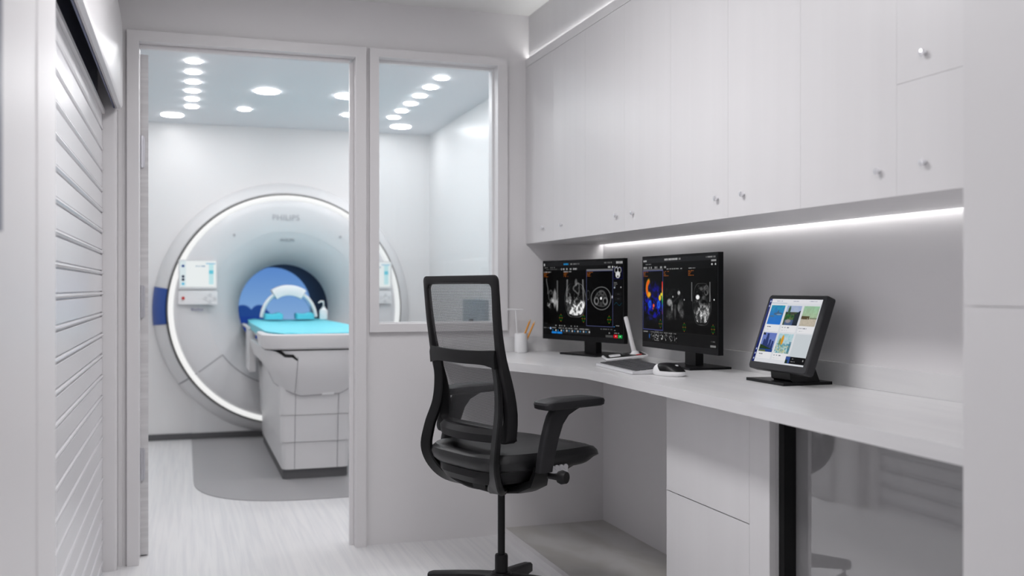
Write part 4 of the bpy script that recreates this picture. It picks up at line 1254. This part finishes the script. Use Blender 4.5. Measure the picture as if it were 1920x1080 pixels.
m_mon2 = emit_img('right_monitor_picture', p.image('right_monitor'), 0.82)

def monitor(left, right, z0, z1, label, m_scr, neck_dx=0.0, deep=0.17, bw=0.228):
    Lp, Rp = Vector(left), Vector(right)
    d = (Rp - Lp).normalized(); W = (Rp - Lp).length
    ctr = (Lp + Rp) / 2
    rz = math.atan2(d.y, d.x)                 # local x runs left -> right as seen; local y points away from the viewer
    t = thing('monitor', label, 'monitor', (ctr.x, ctr.y, DT), rz, group=None)
    h0, h1 = z0 - DT, z1 - DT
    bm = bmesh.new(); box(bm, -W / 2, W / 2, 0.0, 0.018, h0, h1)
    obj('bezel', bm, M['bezel'], t, local=True, bevel=0.002)
    bm = bmesh.new(); box(bm, -W * 0.33, W * 0.33, 0.0185, 0.045, h0 + 0.05, h1 - 0.05)
    obj('rear_housing', bm, M['bezel'], t, local=True, bevel=0.008)
    sx = W / 2 - 0.006
    screen_quad('screen', m_scr, t, (-sx, -0.0008, h0 + 0.020), (sx, -0.0008, h0 + 0.020), (sx, -0.0008, h1 - 0.008), (-sx, -0.0008, h1 - 0.008))
    bm = bmesh.new(); box(bm, neck_dx - 0.036, neck_dx + 0.036, 0.0455, 0.075, 0.008, h0 + 0.17)
    obj('neck', bm, M['metalbase'], t, local=True, bevel=0.002)
    bm = bmesh.new()
    prism(bm, [(neck_dx - bw / 2, -0.02), (neck_dx + bw / 2, -0.02), (neck_dx + bw / 2, -0.02 + deep), (neck_dx - bw / 2, -0.02 + deep)], 'z', 0.0, 0.0075)
    obj('base_plate', bm, M['metalbase'], t, local=True, bevel=0.0015)
    return t
monitor((1.424, 3.918, 0), (1.570, 3.426, 0), 0.829, 1.153, 'black monitor on the left, three greyscale body scans, red and green buttons', m_mon1)
monitor((1.572, 3.272, 0), (1.579, 2.745, 0), 0.829, 1.153, 'black monitor on the right, with a blue and red coloured scan', m_mon2, neck_dx=0.005, deep=0.155)

# ------------------------------------------------------------------ tilted control screen
p = Pic(560, 448, (0.90, 0.91, 0.93))
p.rect(0, 0, 0.048, 1, (0.06, 0.11, 0.40)); p.rect(0.048, 0.0, 1, 0.065, (0.93, 0.93, 0.95)); p.rect(0.048, 0.06, 0.36, 0.067, (0.6, 0.68, 0.78))
for y in (0.04, 0.115, 0.80, 0.87, 0.95): p.blend(p.ell(0.024, y, 0.010, 0.016, 0.4), (0.8, 0.85, 0.95))
p.dashes(0.14, 0.026, 0.26, 0.014, (0.5, 0.53, 0.65), 1); p.dashes(0.47, 0.026, 0.57, 0.012, (0.6, 0.62, 0.7), 2); p.dashes(0.76, 0.022, 0.90, 0.012, (0.6, 0.62, 0.7), 3)
def card(x0, y0, x1, y1): 
    p.rect(x0 - 0.006, y0 - 0.008, x1 + 0.006, y1 + 0.11, (0.95, 0.95, 0.96)); p.frame(x0 - 0.006, y0 - 0.008, x1 + 0.006, y1 + 0.11, (0.80, 0.84, 0.87), 0.002)
    p.dashes(x0 + 0.015, y1 + 0.028, x0 + 0.10 + 0.05 * (x0 > 0.3), 0.016, (0.3, 0.32, 0.4), int(x0 * 77)); p.dashes(x0 + 0.015, y1 + 0.075, x0 + 0.12, 0.008, (0.72, 0.74, 0.78), int(x0 * 55))
R1 = (0.10, 0.405); R2 = (0.535, 0.835); XS = ((0.075, 0.345), (0.385, 0.665), (0.705, 0.985))
def region(x0, y0, x1, y1):
    return (p.xx >= x0) & (p.xx < x1) & (p.yy >= y0) & (p.yy < y1), (p.xx - x0) / (x1 - x0), (p.yy - y0) / (y1 - y0)
def paint(m_, col): p.a = np.where(m_[..., None], col, p.a)
for i, (x0, x1) in enumerate(XS): card(x0, R1[0], x1, R1[1])
for i, (x0, x1) in enumerate(XS[:2]): card(x0, R2[0], x1, R2[1])
n1, n2 = p.noise(30, 11, 3), p.noise(60, 12, 3)
# sea with a grey swimmer
m_, u, v = region(XS[0][0], R1[0], XS[0][1], R1[1])
paint(m_, np.stack([0.02 + 0.10 * (1 - v) * n1, 0.40 + 0.35 * (1 - v) ** 2 * n1 + 0.05 * v, 0.72 + 0.12 * v], -1))
dl = p.ell(XS[0][0] + 0.17, 0.235, 0.085, 0.024, 0.3) * m_; p.blend(dl, (0.22, 0.38, 0.52)); p.blend(p.ell(XS[0][0] + 0.16, 0.205, 0.014, 0.025, 0.3) * m_, (0.2, 0.36, 0.5)); p.blend(p.ell(XS[0][0] + 0.06, 0.275, 0.05, 0.012, 0.3) * m_, (0.25, 0.42, 0.55))
p.blend(p.ell(XS[0][0] + 0.19, 0.245, 0.05, 0.010, 0.5) * m_ * 0.7, (0.6, 0.7, 0.78))
# garden path
m_, u, v = region(XS[1][0], R1[0], XS[1][1], R1[1])
sky = v < 0.32
paint(m_, np.where(sky[..., None], np.stack([0.62 + 0.1 * n1, 0.68 + 0.1 * n1, 0.85 + 0 * v], -1), np.stack([0.10 + 0.35 * n2 * (n1 > .5), 0.16 + 0.38 * n2, 0.08 + 0.2 * n1], -1)))
p.blend(((v > 0.72) & (u > 0.1) & (u < 0.75) & m_) * 0.85, (0.28, 0.36, 0.58)); p.blend(((u > 0.65) & (v > 0.25) & (v - 0.25 > (0.95 - u) * 0.7) & m_) * 0.85, (0.10, 0.12, 0.20))
p.blend(p.ell(XS[1][0] + 0.09, 0.34, 0.05, 0.03, 0.5) * m_ * 0.8, (0.68, 0.62, 0.60)); p.blend(((v > 0.33) & (v < 0.45) & (u < 0.7) & m_) * 0.5, (0.20, 0.16, 0.18)); p.blend(p.ell(XS[1][0] + 0.06, 0.17, 0.022, 0.06, 0.6) * m_, (0.2, 0.35, 0.25))
# sandy beach
m_, u, v = region(XS[2][0], R1[0], XS[2][1], R1[1])
paint(m_, np.where((v < 0.6)[..., None], np.stack([0.62 + 0.25 * n1 * v, 0.70 + 0.15 * n1, 0.58 + 0.12 * n1], -1), np.stack([0.72 + 0.12 * n2, 0.69 + 0.1 * n2, 0.62 + 0.1 * n2], -1)))
p.blend(((v > 0.50) & (v < 0.66) & (u < 0.52) & (n2 > 0.30) & m_) * 0.9, (0.30, 0.24, 0.14)); p.blend(((v > 0.57) & (v < 0.64) & (u > 0.55) & m_) * 0.7, (0.42, 0.45, 0.36))
# karst peaks over a lake
m_, u, v = region(XS[0][0], R2[0], XS[0][1], R2[1])
paint(m_, np.stack([0.40 + 0.1 * v, 0.48 + 0.1 * v, 0.78 + 0 * v], -1))
for cx, wd, tp in ((0.40, 0.16, 0.05), (0.22, 0.12, 0.35), (0.66, 0.13, 0.35), (0.85, 0.12, 0.42)):
    p.blend(((np.abs(u - cx) < wd * (0.35 + 0.8 * (v - tp)) + 0.03 * n2) & (v > tp) & m_) * 0.95, (0.13, 0.20, 0.42))
p.blend(((v > 0.62 + 0.25 * u) & (v < 0.9) & m_) * 1.0, (0.10, 0.22, 0.06)); p.blend(((v > 0.86) & m_) * 1.0, (0.10, 0.25, 0.55)); p.blend(((v > 0.9) & (u < 0.5) & m_) * 0.8, (0.42, 0.45, 0.18)); p.blend(((v < 0.13) & (u < 0.2) & (n2 > 0.45) & m_) * 1.0, (0.04, 0.06, 0.05))
# pale blue city with an orange sail
m_, u, v = region(XS[1][0], R2[0], XS[1][1], R2[1])
paint(m_, np.stack([0.55 + 0.35 * n1, 0.80 + 0.1 * n1, 0.84 + 0.08 * n1], -1))
p.blend(((v > 0.5) & (n2 > 0.42) & m_) * 0.75, (0.25, 0.55, 0.62)); p.blend(((v > 0.6) & (p.noise(80, 15, 2) > 0.56) & m_) * 0.9, (0.85, 0.82, 0.6)); p.blend(((u > 0.85) & (v > 0.4) & m_) * 0.6, (0.25, 0.45, 0.55))
p.blend(p.ell(XS[1][0] + 0.095, 0.635, 0.022, 0.075, 0.4) * m_, (0.92, 0.62, 0.10)); p.blend(p.ell(XS[1][0] + 0.055, 0.66, 0.020, 0.05, 0.6) * m_ * 0.8, (0.45, 0.50, 0.2))
# empty slot and playing bar
p.rect(0.700, 0.53, 0.992, 0.90, (0.83, 0.86, 0.88))
p.rect(0.645, 0.87, 1.0, 0.975, (0.03, 0.035, 0.045)); p.rect(0.645, 0.875, 0.725, 0.97, (0.20, 0.32, 0.60)); p.rect(0.645, 0.92, 0.69, 0.97, (0.1, 0.2, 0.15)); p.dashes(0.75, 0.895, 0.79, 0.012, (0.7, 0.7, 0.7), 5); p.dashes(0.75, 0.935, 0.84, 0.012, (0.6, 0.6, 0.6), 6); p.blend(p.ell(0.965, 0.915, 0.008, 0.014, 0.5), (0.8, 0.8, 0.8))
m_tab = emit_img('control_screen_picture', p.image('control_screen'), 0.80)

tb = thing('control_screen', 'small tilted black screen on a flat stand showing picture tiles', 'screen', (1.60, 2.41, DT), -PI / 2)
# local frame: x = towards the camera side (right in view), y = towards the wall, z up
TW = 0.283; TH = 0.224; lean = math.atan2(0.075, 0.212)
cl, sl = math.cos(lean), math.sin(lean)
def TP(x, n_, s): # x across, n_ outwards normal (towards viewer), s up the slope
    return (x, -0.035 + s * sl - n_ * cl, 0.037 + s * cl + n_ * sl)
def tbox(bm, x0, x1, n0, n1, s0, s1):
    v = [bm.verts.new(TP(x, n_, s)) for s in (s0, s1) for n_ in (n0, n1) for x in (x0, x1)]
    for f in ((0, 2, 3, 1), (4, 5, 7, 6), (0, 1, 5, 4), (2, 6, 7, 3), (0, 4, 6, 2), (1, 3, 7, 5)):
        bm.faces.new([v[i] for i in f])
bm = bmesh.new()
rs = []
for n_, k in ((-0.028, 0.005), (-0.026, 0.001), (-0.003, 0.0), (0.0, 0.0025)):
    rs.append([TP(x, n_, s) for x, s in rrect(TW - 2 * k, TH - 2 * k, 0.010, 5, 0, TH / 2)])
rings(bm, rs)
obj('casing', bm, M['tabbez'], tb, local=True)
a, b, c, d = (TP(-TW / 2 + 0.011, 0.0008, 0.020), TP(TW / 2 - 0.018, 0.0008, 0.020), TP(TW / 2 - 0.018, 0.0008, TH - 0.013), TP(-TW / 2 + 0.011, 0.0008, TH - 0.013))
screen_quad('screen', m_tab, tb, a, b, c, d)
bm = bmesh.new()
prism(bm, [(-0.01, 0.008), (0.075, 0.008), (0.06, 0.045), (0.02, 0.055), (-0.022, 0.035), (-0.020, 0.015)], 'x', -0.042, 0.052)
obj('neck', bm, M['black'], tb, local=True, bevel=0.004)
bm = bmesh.new()
prism(bm, [(-0.130, -0.047), (0.064, -0.050), (0.062, 0.108), (-0.10, 0.108)], 'z', 0.0003, 0.0085)
obj('base_plate', bm, M['metalbase'], tb, local=True, bevel=0.0015)

# ------------------------------------------------------------------ keyboard, mouse, intercom, cup
kb = thing('keyboard', 'slim silver keyboard with dark grey keys in front of the right monitor', 'keyboard', (1.332, 2.985, DT), math.radians(-90 - 5.0))
bm = bmesh.new(); prism(bm, [(-0.003, 0.001), (-0.001, 0.009), (0.128, 0.021), (0.131, 0.016), (0.128, 0.001)], 'x', -0.180, 0.180)
obj('keyboard_body', bm, M['silver'], kb, local=True, bevel=0.0012)
bm = bmesh.new()
rows = [(0.010, [1.2, 1, 1, 1, 5.5, 1, 1, 1.2, 0.9, 0.9, 0.9]), (0.030, [2.2] + [1] * 10 + [2.4, ]), (0.050, [1.8] + [1] * 11 + [1.8]), (0.070, [1.5] + [1] * 12 + [1.1]), (0.090, [1] * 13 + [1.6]), (0.1085, [1] * 14 + [0.6])]
for y0, ks in rows:
    tot = sum(ks); x = -0.174; sc = 0.348 / tot
    hgt = 0.0165 if y0 < 0.1 else 0.013
    for k in ks:
        zb = 0.0092 + y0 * 0.0930
        x0, x1 = x + 0.001, x + k * sc - 0.001
        v = [bm.verts.new(q) for q in ((x0, y0, zb), (x1, y0, zb), (x1, y0 + hgt, zb + hgt * .093), (x0, y0 + hgt, zb + hgt * .093),
                                       (x0 + .0006, y0 + .0006, zb + .0028), (x1 - .0006, y0 + .0006, zb + .0028), (x1 - .0006, y0 + hgt - .0006, zb + .0028 + hgt * .093), (x0 + .0006, y0 + hgt - .0006, zb + .0028 + hgt * .093))]
        for f in ((0, 3, 2, 1), (4, 5, 6, 7), (0, 1, 5, 4), (1, 2, 6, 5), (2, 3, 7, 6), (3, 0, 4, 7)):
            bm.faces.new([v[i] for i in f])
        x += k * sc
o = obj('keys', bm, M['keys'], kb, local=True, smooth=False)

ms = thing('computer_mouse', 'white mouse with black top beside the keyboard', 'mouse', (1.408, 2.742, DT), math.radians(-72))
# local x: long axis (front to the right in view)
bm = bmesh.new()
def egg(k, z, cut=0.0):
    out = []
    for i in range(32):
        t = 2 * PI * i / 32; c, s = math.cos(t), math.sin(t)
        out.append((0.060 * k * math.copysign(abs(c) ** 0.85, c) + cut, 0.033 * k * math.copysign(abs(s) ** 0.9, s) * (1 - 0.06 * c), z))
    return out
def mouse_top(x, y):
    u = x / 0.060; v = y / 0.033
    return 0.039 * max(0, 1 - abs(u + 0.12) ** 2.4) ** 0.55 * max(0, 1 - abs(v) ** 2.6) ** 0.45
rings(bm, [egg(0.90, 0.0006), egg(0.97, 0.004), egg(1.0, 0.010), egg(0.985, 0.015)])
rs = []
obj('mouse_body', bm, M['white'], ms, local=True)
bm = bmesh.new()
rs = []
for k, z in ((0.984, 0.0152), (0.96, 0.021), (0.90, 0.027), (0.78, 0.033), (0.58, 0.037), (0.3, 0.039), (0.05, 0.0395)):
    r_ = []
    for (x, y, _) in egg(k, 0):
        zz = z - (0.013 * max(0, x / 0.06) ** 1.5 if z > 0.016 else 0)
        r_.append((x, y, max(zz, 0.0152 + (z - .0152) * 0.4)))
    rs.append(r_)
rings(bm, rs)
# white heel + black top: heel is the rear third
me_tmp = bm
heel = me_tmp.copy()
bmesh.ops.bisect_plane(me_tmp, geom=me_tmp.verts[:] + me_tmp.edges[:] + me_tmp.faces[:], plane_co=(-0.016, 0, 0.022), plane_no=(1, 0, 1.1), clear_inner=True)
bmesh.ops.bisect_plane(heel, geom=heel.verts[:] + heel.edges[:] + heel.faces[:], plane_co=(-0.016, 0, 0.022), plane_no=(1, 0, 1.1), clear_outer=True)
obj('top_cover', me_tmp, M['black'], ms, local=True)
obj('heel', heel, M['white'], ms, local=True, label='white rear end of the mouse')
bm = bmesh.new(); cyl(bm, (0.030, -0.0035, 0.0295), (0.030, 0.0035, 0.0295), 0.0055, n=16)
obj('scroll_wheel', bm, M['silver'], ms, local=True)

ic = thing('intercom', 'black-topped intercom with an upright white stick microphone between the monitors', 'intercom', (1.548, 3.375, DT), math.radians(-18))
bm = bmesh.new()
rs = []
for z, k in ((0.002, 0.94), (0.008, 1.0), (0.0115, 0.985)):
    rs.append([(x, y, z + 0.016 * (x + 0.0775) / 0.155 if z > 0.001 else z) for x, y in rrect(0.155 * k, 0.190 * k, 0.018, 5)])
rings(bm, rs)
obj('intercom_body', bm, M['white'], ic, local=True)
bm = bmesh.new()
z_ = lambda x: 0.0118 + 0.016 * (x + 0.0775) / 0.155
rings(bm, [[(x, y, z_(x) + dz) for x, y in rrect(0.141 * k, 0.176 * k, 0.014, 5)] for dz, k in ((0, 1.0), (0.001, 0.99))])
obj('keypad_plate', bm, M['black'], ic, local=True)
bm = bmesh.new(); rings(bm, [[(x, y, z_(x) + dz) for x, y in rrect(0.040 * k, 0.062 * k, 0.006, 4, -0.038, -0.02)] for dz, k in ((0.0013, 1.0), (0.0052, 0.95))])
obj('talk_button', bm, M['white'], ic, local=True, label='large white button')
bm = bmesh.new(); rings(bm, [[(x, y, z_(x) + dz) for x, y in rrect(0.020 * k, 0.030 * k, 0.003, 4, 0.045, -0.070)] for dz, k in ((0.0013, 1.0), (0.003, 0.95))])
obj('stop_button', bm, M['red'], ic, local=True, label='small red button')
for i in range(3):
    for j in range(3):
        bm = bmesh.new(); rings(bm, [[(x, y, z_(x) + dz) for x, y in rrect(0.011 * k, 0.013 * k, 0.002, 3, -0.000 + 0.022 * i, 0.015 + 0.024 * j)] for dz, k in ((0.0013, 1.0), (0.0024, 0.95))])
        obj('key', bm, M['keys'], ic, local=True)
bm = bmesh.new()
p0 = Vector((0.035, -0.025, z_(0.035) + 0.0012)); p1 = p0 + Vector((-0.032, 0.012, 0.138))
pts_ = [p0, p0 + Vector((0, 0, 0.006))] + [p0 + (p1 - p0) * t for t in (0.08, 0.3, 0.6, 0.94, 0.985, 1.0)]
tube(bm, pts_, [0.019, 0.015, 0.0092, 0.0082, 0.0078, 0.0082, 0.0075, 0.004], 20)
obj('microphone', bm, M['white'], ic, local=True, label='white stick microphone')

cup = thing('pencil_cup', 'white cylindrical pencil cup on the desk right of the chair back', 'cup', (1.330, 3.925, DT))
bm = bmesh.new(); lathe(bm, [(0, 0.0004), (0.0255, 0.0004), (0.027, 0.002), (0.027, 0.0785), (0.0262, 0.080), (0.0248, 0.0785), (0.0248, 0.006), (0, 0.006)], (1.330, 3.925, DT), 'z', 40)
obj('cup_body', bm, M['white'], cup)
def pencil(label, p0, p1, grp):
    p0, p1 = Vector(p0), Vector(p1); d = (p1 - p0)
    L_ = d.length; d.normalize()
    t = thing('pencil', label, 'pencil', p0, group=grp)
    bm = bmesh.new(); tube(bm, [p0, p1], 0.0037, 6); obj('shaft', bm, M['orange'], t)
    bm = bmesh.new(); tube(bm, [p1 + d * 0.0002, p1 + d * 0.010], [0.0037, 0.0016], 12); obj('sharpened_end', bm, M['wood'], t)
pencil('left of the two orange pencils leaning in the white cup', (1.322, 3.935, DT + 0.009), (1.368, 3.925, DT + 0.128), 'pencils in the cup')
pencil('right of the two orange pencils leaning in the white cup, lower tip', (1.332, 3.918, DT + 0.009), (1.383, 3.915, DT + 0.120), 'pencils in the cup')
tt = thing('tee_stick', 'thin white T-shaped stick standing up out of the pencil cup', 'stick', (1.318, 3.91, DT + 0.007))
bm = bmesh.new(); tube(bm, [(1.318, 3.912, DT + 0.008), (1.309, 3.918, DT + 0.10), (1.305, 3.922, DT + 0.176)], [0.0026, 0.0026, 0.0022], 8)
obj('stem', bm, M['white'], tt)
bm = bmesh.new(); tube(bm, [(1.270, 3.922, DT + 0.1795), (1.300, 3.922, DT + 0.179), (1.338, 3.922, DT + 0.1775)], [0.0038, 0.0040, 0.0032], 10)
obj('crossbar', bm, M['white'], tt)
